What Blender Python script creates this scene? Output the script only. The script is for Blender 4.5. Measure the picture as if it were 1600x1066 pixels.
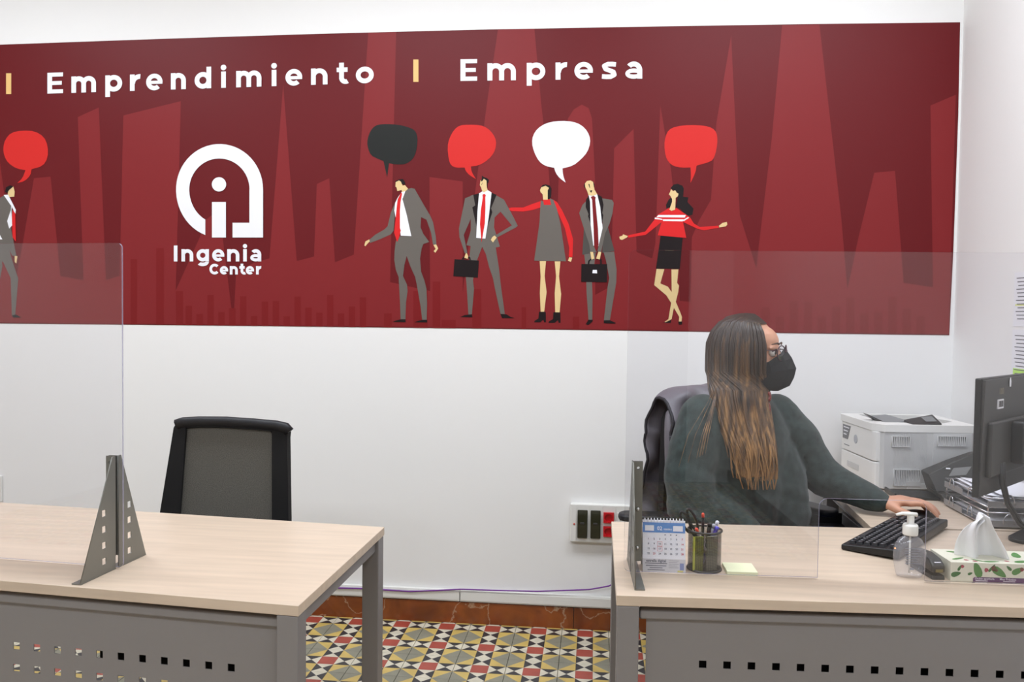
import bpy, bmesh, math, random
from mathutils import Vector, Matrix, noise
random.seed(7)
for o in list(bpy.data.objects): bpy.data.objects.remove(o)
SC = bpy.context.scene
COL = SC.collection
# ------------------------------------------------------------------ camera, world, exposure
CAM = Vector((0.01951, -3.44346, 1.36929))
CR = Vector((0.99473, 0.10171, 0.01256)); CU = Vector((-0.01597, 0.03286, 0.99933)); CF = Vector((-0.10123, 0.99427, -0.03431))
FPX = 1266.18
cd = bpy.data.cameras.new('camera'); cam = bpy.data.objects.new('camera', cd); COL.objects.link(cam)
cd.sensor_width = 36; cd.lens = FPX / 1600 * 36; cd.clip_start = .05; cd.clip_end = 60
M = Matrix((CR, CU, -CF)).transposed().to_4x4(); M.translation = CAM
cam.matrix_world = M
SC.camera = cam
w = bpy.data.worlds.new('World'); SC.world = w; w.use_nodes = True
w.node_tree.nodes['Background'].inputs[0].default_value = (.9, .95, 1, 1)
w.node_tree.nodes['Background'].inputs[1].default_value = 0     # closed room: only its ceiling lamps light it
SC.view_settings.view_transform = 'Standard'; SC.view_settings.look = 'None'
SC.view_settings.exposure = 0.12; SC.view_settings.gamma = 1; SC.view_settings.use_curve_mapping = False
LAMP_POWER = 29
LAMPS = [(-2.6, -1.2), (-.85, -1.2), (.8, -1.2), (-2.6, -4.1), (-.85, -4.1), (.8, -4.1)]
WALL_Y, WALL_R, WALL_L, WALL_F, CEIL = .06, 1.49, -4.3, -6.2, 3.2
TOP = .735                                     # desk height
# ------------------------------------------------------------------ materials
def lin(c):
    c = c / 255
    return c / 12.92 if c <= .04045 else ((c + .055) / 1.055) ** 2.4
def rgb(c): return (lin(c[0]), lin(c[1]), lin(c[2]), 1)
MATS = {}
def mat(name, c=(200, 200, 200), rough=.5, metal=0, spec=.5, var=0, vscale=8, bump=0, bscale=200, stretch=None, sheen=0, coat=0, emit=0):
    if name in MATS: return MATS[name]
    m = bpy.data.materials.new(name); m.use_nodes = True; MATS[name] = m
    nt = m.node_tree; b = nt.nodes['Principled BSDF']
    b.inputs['Base Color'].default_value = rgb(c); b.inputs['Roughness'].default_value = rough
    b.inputs['Metallic'].default_value = metal; b.inputs['Specular IOR Level'].default_value = spec
    b.inputs['Sheen Weight'].default_value = sheen; b.inputs['Coat Weight'].default_value = coat
    if emit: b.inputs['Emission Color'].default_value = rgb(c); b.inputs['Emission Strength'].default_value = emit
    tc = nt.nodes.new('ShaderNodeTexCoord'); mp = nt.nodes.new('ShaderNodeMapping')
    nt.links.new(tc.outputs['Object'], mp.inputs[0])
    if stretch: mp.inputs['Scale'].default_value = stretch
    if var:
        n = nt.nodes.new('ShaderNodeTexNoise'); n.inputs['Scale'].default_value = vscale; n.inputs['Detail'].default_value = 6
        nt.links.new(mp.outputs[0], n.inputs[0])
        r = nt.nodes.new('ShaderNodeValToRGB'); e = r.color_ramp.elements
        e[0].position = .3; e[1].position = .7
        e[0].color = rgb([max(0, v * (1 - var)) for v in c]); e[1].color = rgb([min(255, v * (1 + var)) for v in c])
        nt.links.new(n.outputs[0], r.inputs[0]); nt.links.new(r.outputs[0], b.inputs['Base Color'])
    if bump:
        n2 = nt.nodes.new('ShaderNodeTexNoise'); n2.inputs['Scale'].default_value = bscale; n2.inputs['Detail'].default_value = 3
        nt.links.new(mp.outputs[0], n2.inputs[0])
        bp = nt.nodes.new('ShaderNodeBump'); bp.inputs['Strength'].default_value = bump; bp.inputs['Distance'].default_value = .004
        nt.links.new(n2.outputs[0], bp.inputs['Height']); nt.links.new(bp.outputs[0], b.inputs['Normal'])
    return m
WHITE = mat('wall_paint', (238, 237, 235), .75, bump=.12, bscale=9, spec=.2)
CEILM = mat('ceiling_paint', (240, 240, 238), .8)
WOOD = mat('beech_laminate', (208, 189, 168), .38, var=.035, vscale=3, stretch=(1.2, 14, 14))
STEEL = mat('grey_powder_coat', (142, 139, 139), .45, metal=.25, bump=.05, bscale=900)
BRKT = mat('bracket_steel', (128, 128, 122), .4, metal=.55)
ZINC = mat('zinc_screw', (200, 200, 200), .25, metal=1)
BLACK = mat('black_plastic', (16, 16, 18), .42, bump=.03, bscale=600)
BLACKF = mat('black_fabric', (9, 9, 11), .85, bump=.15, bscale=700)
RAILM = mat('black_soft_rail', (24, 25, 30), .5)
DARKP = mat('dark_grey_plastic', (52, 51, 49), .45, bump=.03, bscale=500)
WPLAS = mat('white_plastic', (228, 227, 222), .4)
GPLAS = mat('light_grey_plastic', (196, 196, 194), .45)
PAPER = mat('white_paper', (236, 236, 240), .7)
CHROME = mat('chrome_wire', (205, 205, 208), .2, metal=1)
REDP = mat('red_socket_plastic', (196, 16, 30), .35)
PURPLE = mat('purple_cable', (110, 40, 140), .45)
INK = mat('print_ink_grey', (96, 96, 104), .7)
def marble():
    m = mat('brown_marble', (128, 66, 32), .25)
    nt = m.node_tree; b = nt.nodes['Principled BSDF']
    tc = nt.nodes.new('ShaderNodeTexCoord')
    n = nt.nodes.new('ShaderNodeTexNoise'); n.inputs['Scale'].default_value = 5; n.inputs['Detail'].default_value = 8; n.inputs['Distortion'].default_value = 1
    r = nt.nodes.new('ShaderNodeValToRGB'); r.color_ramp.elements[0].position = .35; r.color_ramp.elements[1].position = .7
    r.color_ramp.elements[0].color = rgb((104, 52, 26)); r.color_ramp.elements[1].color = rgb((152, 82, 36))
    v = nt.nodes.new('ShaderNodeTexVoronoi'); v.feature = 'DISTANCE_TO_EDGE'; v.inputs['Scale'].default_value = 4.5
    n2 = nt.nodes.new('ShaderNodeTexNoise'); n2.inputs['Scale'].default_value = 9; n2.inputs['Detail'].default_value = 5
    vm = nt.nodes.new('ShaderNodeMix'); vm.data_type = 'VECTOR'; vm.inputs[0].default_value = .16
    nt.links.new(tc.outputs['Object'], n.inputs[0]); nt.links.new(tc.outputs['Object'], n2.inputs[0])
    nt.links.new(tc.outputs['Object'], vm.inputs[4]); nt.links.new(n2.outputs['Color'], vm.inputs[5]); nt.links.new(vm.outputs[1], v.inputs['Vector'])
    vr = nt.nodes.new('ShaderNodeValToRGB'); vr.color_ramp.elements[0].position = .002; vr.color_ramp.elements[1].position = .014
    vr.color_ramp.elements[0].color = (.55, .55, .55, 1); vr.color_ramp.elements[1].color = (0, 0, 0, 1)
    nt.links.new(v.outputs[0], vr.inputs[0])
    mx = nt.nodes.new('ShaderNodeMix'); mx.data_type = 'RGBA'; mx.inputs[7].default_value = rgb((190, 165, 135))
    nt.links.new(n.outputs[0], r.inputs[0]); nt.links.new(vr.outputs[0], mx.inputs[0]); nt.links.new(r.outputs[0], mx.inputs[6])
    nt.links.new(mx.outputs[2], b.inputs['Base Color'])
    return m
MARBLE = marble()
def tile_mat():
    """encaustic cement tile: red centre, black/white hourglasses, yellow corners with grey triangles (UV = one tile)"""
    m = mat('encaustic_tile', (200, 190, 120), .38)
    nt = m.node_tree; b = nt.nodes['Principled BSDF']; N = nt.nodes; L = nt.links
    uv = N.new('ShaderNodeUVMap'); sp = N.new('ShaderNodeSeparateXYZ'); L.new(uv.outputs[0], sp.inputs[0])
    def mt(op, a, bb=None, c=None):
        n = N.new('ShaderNodeMath'); n.operation = op
        for i, x in enumerate((a, bb, c)):
            if x is None: continue
            if isinstance(x, (int, float)): n.inputs[i].default_value = x
            else: L.new(x, n.inputs[i])
        return n.outputs[0]
    a = mt('ABSOLUTE', mt('SUBTRACT', sp.outputs[0], .5)); c = mt('ABSOLUTE', mt('SUBTRACT', sp.outputs[1], .5))
    A = mt('GREATER_THAN', a, 1 / 6); Cc = mt('GREATER_THAN', c, 1 / 6)
    def hour(p, q):      # p across the band direction
        s = mt('ABSOLUTE', mt('MULTIPLY', mt('SUBTRACT', p, 1 / 3), 6)); t = mt('MULTIPLY', q, 6)
        return mt('GREATER_THAN', t, s)
    def mix(f, c1, c2):
        n = N.new('ShaderNodeMix'); n.data_type = 'RGBA'; L.new(f, n.inputs[0])
        for i, x in ((6, c1), (7, c2)):
            if isinstance(x, tuple): n.inputs[i].default_value = rgb(x)
            else: L.new(x, n.inputs[i])
        return n.outputs[2]
    RED, BLK, WHT, YEL, GRY = (168, 76, 62), (50, 49, 53), (214, 207, 186), (206, 178, 100), (138, 136, 119)
    grey = mt('GREATER_THAN', mt('ADD', a, c), 2 / 3)
    corner = mix(grey, YEL, GRY)
    rowc = mix(hour(a, c), WHT, BLK); colc = mix(hour(c, a), WHT, BLK)
    out = mix(A, mix(Cc, RED, colc), mix(Cc, rowc, corner))
    tc = N.new('ShaderNodeNewGeometry'); n = N.new('ShaderNodeTexNoise'); n.inputs['Scale'].default_value = 14; n.inputs['Detail'].default_value = 5
    L.new(tc.outputs['Position'], n.inputs[0])
    mr = N.new('ShaderNodeMapRange'); mr.inputs[1].default_value = .3; mr.inputs[2].default_value = .7; mr.inputs[3].default_value = .86; mr.inputs[4].default_value = 1.06
    L.new(n.outputs[0], mr.inputs[0])
    vm = N.new('ShaderNodeVectorMath'); vm.operation = 'SCALE'; L.new(out, vm.inputs[0]); L.new(mr.outputs[0], vm.inputs[3])
    L.new(vm.outputs[0], b.inputs['Base Color'])
    return m
TILE = tile_mat()
def acrylic(name, tint, body=0, bodyc=(200, 200, 215)):
    m = bpy.data.materials.new(name); m.use_nodes = True; nt = m.node_tree; nt.nodes.clear()
    out = nt.nodes.new('ShaderNodeOutputMaterial'); tr = nt.nodes.new('ShaderNodeBsdfTransparent'); tr.inputs[0].default_value = (*tint, 1)
    gl = nt.nodes.new('ShaderNodeBsdfGlossy'); gl.inputs['Roughness'].default_value = .015
    fr = nt.nodes.new('ShaderNodeFresnel'); ge = nt.nodes.new('ShaderNodeNewGeometry'); mr = nt.nodes.new('ShaderNodeMapRange')
    mr.inputs[3].default_value = 1.49; mr.inputs[4].default_value = 1 / 1.49       # same reflectance from either side of the sheet
    nt.links.new(ge.outputs['Backfacing'], mr.inputs[0]); nt.links.new(mr.outputs[0], fr.inputs[0])
    mx = nt.nodes.new('ShaderNodeMixShader'); nt.links.new(fr.outputs[0], mx.inputs[0]); nt.links.new(gl.outputs[0], mx.inputs[2])
    src = tr.outputs[0]
    if body:
        df = nt.nodes.new('ShaderNodeBsdfDiffuse'); df.inputs[0].default_value = rgb(bodyc)
        m2 = nt.nodes.new('ShaderNodeMixShader'); m2.inputs[0].default_value = body
        nt.links.new(tr.outputs[0], m2.inputs[1]); nt.links.new(df.outputs[0], m2.inputs[2]); src = m2.outputs[0]
    nt.links.new(src, mx.inputs[1]); nt.links.new(mx.outputs[0], out.inputs[0])
    MATS[name] = m
    return m
ACR = acrylic('clear_acrylic', (.975, .975, .985))
ACRE = acrylic('acrylic_edge', (.8, .8, .88), .55, (170, 168, 190))
GEL = acrylic('clear_gel_bottle', (.95, .955, .97), .13, (232, 232, 240))
LENS = acrylic('spectacle_lens', (.95, .95, .97))
def meshmat():
    m = bpy.data.materials.new('wire_mesh'); m.use_nodes = True; nt = m.node_tree
    b = nt.nodes['Principled BSDF']; b.inputs['Base Color'].default_value = rgb((60, 58, 58)); b.inputs['Roughness'].default_value = .4; b.inputs['Metallic'].default_value = .6
    uv = nt.nodes.new('ShaderNodeUVMap'); sp = nt.nodes.new('ShaderNodeSeparateXYZ'); nt.links.new(uv.outputs[0], sp.inputs[0])
    def mt(op, a, v=None, a2=None):
        n = nt.nodes.new('ShaderNodeMath'); n.operation = op; nt.links.new(a, n.inputs[0])
        if v is not None: n.inputs[1].default_value = v
        if a2 is not None: nt.links.new(a2, n.inputs[1])
        return n.outputs[0]
    g = [mt('GREATER_THAN', mt('FRACT', mt('MULTIPLY', sp.outputs[i], k)), .34) for i, k in ((0, 110), (1, 46))]
    hole = mt('MULTIPLY', g[0], None, g[1])
    inv = mt('SUBTRACT', hole, 1); al = mt('ABSOLUTE', inv)
    nt.links.new(al, b.inputs['Alpha'])
    return m
WMESH = meshmat()
# ------------------------------------------------------------------ mesh helpers
class MB:
    def __init__(s): s.v = []; s.f = []; s.m = []; s.uv = {}
    def quad(s, pts, mi=0):
        i = len(s.v); s.v += [Vector(p) for p in pts]; s.f.append(tuple(range(i, i + len(pts)))); s.m.append(mi)
    def box(s, lo, hi, mi=0, mtx=None):
        x0, y0, z0 = lo; x1, y1, z1 = hi
        c = [(x0, y0, z0), (x1, y0, z0), (x1, y1, z0), (x0, y1, z0), (x0, y0, z1), (x1, y0, z1), (x1, y1, z1), (x0, y1, z1)]
        s.hexa(c if mtx is None else [mtx @ Vector(p) for p in c], mi)
    def hexa(s, c, mi=0):
        i = len(s.v); s.v += [Vector(p) for p in c]
        for f in ((0, 3, 2, 1), (4, 5, 6, 7), (0, 1, 5, 4), (1, 2, 6, 5), (2, 3, 7, 6), (3, 0, 4, 7)):
            s.f.append(tuple(i + k for k in f)); s.m.append(mi)
    def prism(s, poly, z0, z1, mtx=None, mi=0, mside=None):
        """poly: list of (x,y); extruded along z; mtx maps to place"""
        i = len(s.v); n = len(poly); mtx = mtx or Matrix()
        s.v += [mtx @ Vector((x, y, z0)) for x, y in poly] + [mtx @ Vector((x, y, z1)) for x, y in poly]
        s.f.append(tuple(range(i + n - 1, i - 1, -1))); s.m.append(mi); s.f.append(tuple(range(i + n, i + 2 * n))); s.m.append(mi)
        for k in range(n):
            s.f.append((i + k, i + (k + 1) % n, i + n + (k + 1) % n, i + n + k)); s.m.append(mi if mside is None else mside)
    def tube(s, pts, r, n=8, mi=0, cap=True, ry=None, up=None, closed=False):
        pts = [Vector(p) for p in pts]; k = len(pts)
        rs = r if isinstance(r, (list, tuple)) else [r] * k
        i0 = len(s.v); prev = None
        for j, p in enumerate(pts):
            if closed: t = (pts[(j + 1) % k] - pts[j - 1])
            else: t = (pts[min(j + 1, k - 1)] - pts[max(j - 1, 0)])
            t.normalize()
            if up is not None: a = Vector(up) - t * t.dot(Vector(up))
            elif prev is None: a = t.orthogonal()
            else: a = prev - t * prev.dot(t)
            if a.length < 1e-6: a = t.orthogonal()
            a.normalize(); b = t.cross(a); prev = a
            q = rs[j]; q2 = (q if ry is None else (ry[j] if isinstance(ry, (list, tuple)) else ry))
            for e in range(n):
                g = 2 * math.pi * e / n
                s.v.append(p + a * (q * math.cos(g)) + b * (q2 * math.sin(g)))
        for j in range(k if closed else k - 1):
            for e in range(n):
                j2 = (j + 1) % k
                s.f.append((i0 + j * n + e, i0 + j * n + (e + 1) % n, i0 + j2 * n + (e + 1) % n, i0 + j2 * n + e)); s.m.append(mi)
        if cap and not closed:
            s.f.append(tuple(i0 + e for e in range(n - 1, -1, -1))); s.m.append(mi)
            s.f.append(tuple(i0 + (k - 1) * n + e for e in range(n))); s.m.append(mi)
    def lathe(s, prof, c=(0, 0, 0), n=24, mi=0, sx=1, sy=1, mtx=None):
        i0 = len(s.v); c = Vector(c); k = len(prof); mtx = mtx or Matrix()
        for r, z in prof:
            for e in range(n):
                g = 2 * math.pi * e / n
                s.v.append(c + (mtx @ Vector((r * math.cos(g) * sx, r * math.sin(g) * sy, z))))
        for j in range(k - 1):
            for e in range(n):
                s.f.append((i0 + j * n + e, i0 + j * n + (e + 1) % n, i0 + (j + 1) * n + (e + 1) % n, i0 + (j + 1) * n + e)); s.m.append(mi)
        s.f.append(tuple(i0 + e for e in range(n - 1, -1, -1))); s.m.append(mi)
        s.f.append(tuple(i0 + (k - 1) * n + e for e in range(n))); s.m.append(mi)
    def ball(s, c, r, n=12, mi=0, mtx=None):
        r = Vector(r) if not isinstance(r, (int, float)) else Vector((r, r, r)); h = n // 2
        s.lathe([(max(1e-4, math.sin(math.pi * j / h)), -math.cos(math.pi * j / h)) for j in range(h + 1)], c, n, mi,
                mtx=(mtx or Matrix()) @ Matrix.Diagonal((r.x, r.y, r.z, 1)))
    def mesh(s, name, mats, smooth=False):
        me = bpy.data.meshes.new(name); me.from_pydata(s.v, [], s.f)
        for m in (mats if isinstance(mats, (list, tuple)) else [mats]): me.materials.append(m)
        me.polygons.foreach_set('material_index', s.m)
        if smooth: me.polygons.foreach_set('use_smooth', [True] * len(me.polygons))
        me.update(); return me
    def build(s, name, mats, parent=None, smooth=False, bevel=0, world=False, seg=2, wn=False):
        if world and parent is not None:
            inv = parent['_m'] if False else PM[parent.name].inverted(); s.v = [inv @ p for p in s.v]
        o = bpy.data.objects.new(name, s.mesh(name, mats, smooth or bevel > 0)); COL.objects.link(o)
        if bevel:
            b = o.modifiers.new('bevel', 'BEVEL'); b.width = bevel; b.segments = seg; b.limit_method = 'ANGLE'; b.angle_limit = .6; b.harden_normals = True
        if smooth and not bevel:
            pass
        if parent is not None: o.parent = parent
        return o
PM = {}
def thing(name, label, cat, loc=(0, 0, 0), rz=0, group=None):
    o = bpy.data.objects.new(name, None); COL.objects.link(o); o.empty_display_size = .05
    o.location = loc; o.rotation_euler = (0, 0, rz); PM[o.name] = Matrix.Translation(loc) @ Matrix.Rotation(rz, 4, 'Z')
    return tag(o, label, cat, group)
def tag(o, label, cat, group=None):
    o['label'] = label; o['category'] = cat
    if group: o['group'] = group
    return o
def struct(o, label=None, cat=None):
    o['kind'] = 'structure'
    if label: o['label'] = label
    if cat: o['category'] = cat
    return o
def eval_mesh(o, name, drop=True):
    dg = bpy.context.evaluated_depsgraph_get(); dg.update()
    me = bpy.data.meshes.new_from_object(o.evaluated_get(dg)); me.name = name
    if drop: bpy.data.objects.remove(o)
    return me
def plate(name, loops, t, mats, mtx, parent=None, side=None, bevel=0):
    """flat plate with holes: loops[0] outline, rest holes; thickness t about its plane; mtx maps plane (x,y,normal z) to parent space"""
    cu = bpy.data.curves.new(name, 'CURVE'); cu.dimensions = '2D'; cu.fill_mode = 'BOTH'; cu.extrude = t / 2
    for lp in loops:
        sp = cu.splines.new('POLY'); sp.points.add(len(lp) - 1)
        for p, q in zip(sp.points, lp): p.co = (q[0], q[1], 0, 1)
        sp.use_cyclic_u = True
    o = bpy.data.objects.new(name, cu); COL.objects.link(o)
    me = eval_mesh(o, name); bpy.data.curves.remove(cu)
    me.transform(mtx)
    me.materials.clear()
    for m in (mats if isinstance(mats, (list, tuple)) else [mats]): me.materials.append(m)
    if side is not None:
        nz = (mtx.to_3x3() @ Vector((0, 0, 1))).normalized()
        for p in me.polygons: p.material_index = 0 if abs(p.normal.dot(nz)) > .7 else side
    o = bpy.data.objects.new(name, me); COL.objects.link(o)
    if parent is not None: o.parent = parent
    return o
def rrect(x0, y0, x1, y1, r, n=5, corners=(1, 1, 1, 1)):
    out = []
    for (cx, cy, a, on) in ((x1 - r, y1 - r, 0, corners[0]), (x0 + r, y1 - r, 90, corners[1]), (x0 + r, y0 + r, 180, corners[2]), (x1 - r, y0 + r, 270, corners[3])):
        if on:
            for k in range(n + 1):
                g = math.radians(a + 90 * k / n); out.append((cx + r * math.cos(g), cy + r * math.sin(g)))
        else:
            g = math.radians(a + 45); out.append((cx + r * math.copysign(1, math.cos(g)), cy + r * math.copysign(1, math.sin(g))))
    return out
def text(name, s, size, mtx, m, parent, align='CENTER', bold=0, world=False):
    cu = bpy.data.curves.new(name, 'FONT'); cu.body = s; cu.size = size; cu.align_x = align; cu.align_y = 'CENTER'; cu.offset = bold; cu.resolution_u = 2
    o = bpy.data.objects.new(name, cu); COL.objects.link(o); me = eval_mesh(o, name); bpy.data.curves.remove(cu)
    me.transform(mtx); me.materials.clear(); me.materials.append(m)
    o = bpy.data.objects.new(name, me); COL.objects.link(o)
    if parent is not None: o.parent = parent
    return o
def voxel(mb, name, mats, size, smooth=2, parent=None, fac=.5, inv=None):
    if inv is not None: mb.v = [inv @ p for p in mb.v]
    o = bpy.data.objects.new('tmp', mb.mesh('tmp', mats)); COL.objects.link(o)
    r = o.modifiers.new('r', 'REMESH'); r.mode = 'VOXEL'; r.voxel_size = size; r.use_smooth_shade = True
    if smooth:
        sm = o.modifiers.new('s', 'SMOOTH'); sm.factor = fac; sm.iterations = smooth
    me = eval_mesh(o, name); me.materials.clear()
    for m in (mats if isinstance(mats, (list, tuple)) else [mats]): me.materials.append(m)
    me.polygons.foreach_set('use_smooth', [True] * len(me.polygons))
    o = bpy.data.objects.new(name, me); COL.objects.link(o)
    if parent is not None: o.parent = parent
    return o
VERT = Matrix(((1, 0, 0, 0), (0, 0, -1, 0), (0, 1, 0, 0), (0, 0, 0, 1)))     # plane (x,y) -> (x, z), normal -Y
# ------------------------------------------------------------------ room shell
def slab(name, lo, hi, m): b = MB(); b.box(lo, hi); return struct(b.build(name, m))
floor = slab('floor', (WALL_L, WALL_F, -.12), (WALL_R, WALL_Y, -.012), mat('cement_grout', (110, 104, 92), .9))
slab('ceiling', (WALL_L, WALL_F, CEIL), (WALL_R, WALL_Y, CEIL + .1), CEILM)
slab('wall_back', (WALL_L - .1, WALL_Y, -.12), (WALL_R + .1, WALL_Y + .12, CEIL + .1), WHITE)
slab('wall_right', (WALL_R, WALL_F, -.12), (WALL_R + .1, WALL_Y, CEIL + .1), WHITE)
slab('wall_left', (WALL_L - .1, WALL_F, -.12), (WALL_L, WALL_Y, CEIL + .1), WHITE)
slab('wall_front', (WALL_L - .1, WALL_F - .12, -.12), (WALL_R + .1, WALL_F, CEIL + .1), WHITE)
# entrance door behind the camera (dark glazed double door seen only in reflections)
door = MB(); door.box((-2.0, WALL_F, 0), (1.12, WALL_F + .05, 2.5)); door = struct(door.build('door_1', mat('dark_door_wood', (62, 46, 38), .4), bevel=.006))
for x0, x1 in ((-1.9, -.5), (-.38, 1.02)):
    b = MB(); b.box((x0, WALL_F + .05, .12), (x1, WALL_F + .06, 2.38)); b.build('door_leaf', MATS['dark_door_wood'], door, bevel=.004)
# floor tiles
def tile_mesh(x0, x1, y0, y1):
    me = bpy.data.meshes.new('floor_tile'); g = .0009; P = .2
    a = [(x0 + g, y0 + g), (x1 - g, y0 + g), (x1 - g, y1 - g), (x0 + g, y1 - g)]
    v = [(x, y, -.012) for x, y in a] + [(x, y, -.0006) for x, y in a] + [(x + math.copysign(.0008, .0 - x), y + math.copysign(.0008, -y), 0) for x, y in a]
    f = [(8, 9, 10, 11)] + [(k, (k + 1) % 4, 4 + (k + 1) % 4, 4 + k) for k in range(4)] + [(4 + k, 4 + (k + 1) % 4, 8 + (k + 1) % 4, 8 + k) for k in range(4)]
    me.from_pydata(v, [], f); uv = me.uv_layers.new()
    for lp in me.loops: p = me.vertices[lp.vertex_index].co; uv.data[lp.index].uv = (p.x / P + .5, p.y / P + .5)
    me.materials.append(TILE); me.update(); return me
tm = tile_mesh(-.1, .1, -.1, .1); tm_back = tile_mesh(-.1, .1, -.1, .06)
tm_r = tile_mesh(-.1, .09, -.1, .1); tm_rb = tile_mesh(-.1, .09, -.1, .06)
sv, sf, suv = [], [], []
for i in range(-21, 8):
    for j in range(0, 31):
        if -10 <= i and j <= 13:
            me = (tm_rb if i == 7 else tm_back) if j == 0 else (tm_r if i == 7 else tm)
            o = bpy.data.objects.new('floor_tile', me); COL.objects.link(o); o.parent = floor; o.location = (.2 * i, -.2 * j, 0)
        else:
            k = len(sv); h = .0991; y1 = .06 if j == 0 else h; x1 = .09 if i == 7 else h
            for x, y in ((-h, -h), (x1, -h), (x1, y1), (-h, y1)): sv.append((.2 * i + x, -.2 * j + y, 0)); suv.append((x / .2 + .5, y / .2 + .5))
            sf.append((k, k + 1, k + 2, k + 3))
me = bpy.data.meshes.new('far_floor_tiles'); me.from_pydata(sv, [], sf); uv = me.uv_layers.new(); me.materials.append(TILE)
for lp in me.loops: uv.data[lp.index].uv = suv[lp.vertex_index]
o = bpy.data.objects.new('far_floor_tiles', me); COL.objects.link(o); o.parent = floor; o['kind'] = 'stuff'
# marble skirting and white cable trunking on the back wall
bb = None
for x0, x1 in ((WALL_L, -2.9), (-2.898, -1.42), (-1.418, -.052), (-.05, WALL_R - .016)):
    b = MB(); b.box((x0, WALL_Y - .016, 0), (x1, WALL_Y, .094))
    if bb is None: bb = struct(b.build('baseboard_back', MARBLE, bevel=.0015))
    else: b.build('marble_slab', MARBLE, bb, bevel=.0015)
b = MB(); b.box((WALL_R - .016, WALL_F, 0), (WALL_R, WALL_Y, .094)); struct(b.build('baseboard_right', MARBLE, bevel=.0015))
for x0, x1, lab in ((-3.9, -.553, 'long white cable trunking on the marble skirting, behind the empty mesh chair'), (-.55, 1.42, 'white cable trunking on the marble skirting, running under the power sockets')):
    t = thing('cable_trunking', lab, 'trunking', (x0, WALL_Y, .098))
    b = MB(); b.box((0, -.02, 0), (x1 - x0, -.0005, .05)); b.build('channel', WPLAS, t, bevel=.002)
    b = MB(); b.box((.001, -.023, .006), (x1 - x0 - .001, -.02, .044)); b.build('cover', WPLAS, t, bevel=.001)
# ------------------------------------------------------------------ photograph measurements -> wall plane
def wall(px, py, off=0.0):
    d = CF + CR * ((px - 800) / FPX) - CU * ((py - 533) / FPX)
    return CAM + d * ((WALL_Y - off - CAM.y) / d.y)
CROPS = {'P': (0, 0, 1), 'A': (560, 160, 5.92), 'B': (560, 330, 5.92), 'C': (690, 180, 6.664), 'D': (690, 330, 5.922), 'E': (800, 180, 6.272),
         'G': (800, 340, 5.922), 'H': (960, 180, 6.268), 'K': (960, 340, 5.921), 'L': (0, 180, 3.14), 'Q': (250, 210, 4.633), 'T': (260, 370, 10)}
def px(s):
    """'A 1,2 3,4 B 5,6' -> photo pixels"""
    out = []; o = CROPS['P']
    for w_ in s.split():
        if w_ in CROPS: o = CROPS[w_]
        else:
            x, y = w_.split(','); out.append((o[0] + float(x) / o[2], o[1] + float(y) / o[2]))
    return out
LAYER = .00035
def pm(name, c): return mat('print_' + name, c, .46, bump=.02, bscale=700, spec=.24)
P_BASE, P_LIGHT, P_BAR = pm('deep_red', (100, 15, 21)), pm('building_red', (127, 33, 36)), pm('bar_red', (120, 21, 24))
P_WHITE, P_TAN, P_BLK, P_RED, P_GREY, P_DGREY = pm('white', (238, 238, 243)), pm('tan', (232, 190, 122)), pm('black', (24, 14, 16)), pm('scarlet', (214, 34, 36)), pm('suit_grey', (104, 98, 92)), pm('suit_dark', (76, 72, 68))
P_SKIN, P_WINE, P_ORED, P_BBL = pm('skin', (224, 196, 142)), pm('wine', (120, 22, 26)), pm('bubble_red', (208, 40, 36)), pm('bubble_black', (30, 32, 30))
banner = None
top = [(-250, 79), (0, 70), (250, 61), (500, 53), (750, 46.5), (1000, 42), (1250, 38), (1500, 35)]
right = [(1497, 180), (1492, 320), (1489, 400), (1486, 460), (1483, 524)]
bot = [(1250, 521), (1000, 517), (700, 513), (400, 509.5), (0, 505.5), (-250, 503)]
outline = [wall(*p) for p in top + right + bot]
b = MB(); b.prism([(p.x, p.z) for p in outline], -WALL_Y, -WALL_Y + .0015, VERT.copy())
banner = b.build('wall_banner', P_BASE)
tag(banner, 'long deep red printed banner with white lettering and cartoon office workers on the wall', 'banner')
def printed(name, polys, parent=None, label=None):
    """polys: list of (photo polygon, material, layer) -> flat print on the banner"""
    b = MB(); ms = []
    for pts, m, ly in polys:
        if m not in ms: ms.append(m)
        b.quad([wall(x, y, .0015 + LAYER * ly) for x, y in pts], ms.index(m))
    o = b.build(name, ms, parent or banner)
    if label: o['label'] = label
    return o
sky = px('-250,240 0,252 16,378 24,440 36,378 53,278.6 79,276 94.5,431.6 130.5,438 121.5,183 154.4,168 165.6,438 187,431 192.7,180.5 282.7,158 274.6,454 313,369 321,344 330,337 341,345 348,372 364.6,507 369,425 398,410 421,404 442.5,132 463.7,408 490.7,401 495,287.6 514.5,278.6 523.5,410 552.8,398 575.3,51 619,50 609.5,441 672,455 671,276.6 723,283.7 723,457.7 743,295.5 761,160 778,46.5 835,45 845.5,160 857,264 862,330 868,420 873,276 887.6,185 896.5,171 909,163.6 919.7,169 925,185 930,285 930,461 950,450 956,391 959.5,232 990,201.5 994.6,394 1019,404 1024,381 1031.7,164 1049,269 1060,380 1062,470 1079,472 1081,371 1092.7,344 1110.7,312.7 1119.5,191 1142.4,55 1156,337 1182,420 1185,390 1206,215 1222,39.5 1280.5,38.8 1314.6,342 1324,452 1341.5,371 1366,270 1398.5,267 1412,442 1457.6,449 1453.7,165 1493.5,148 1482.5,522.5 1250,519.5 1000,515.5 700,511.5 400,508 0,504 -250,501.5')
printed('printed_skyline', [(sky, P_LIGHT, 1)], label='lighter red skyline of pointed buildings')
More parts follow.
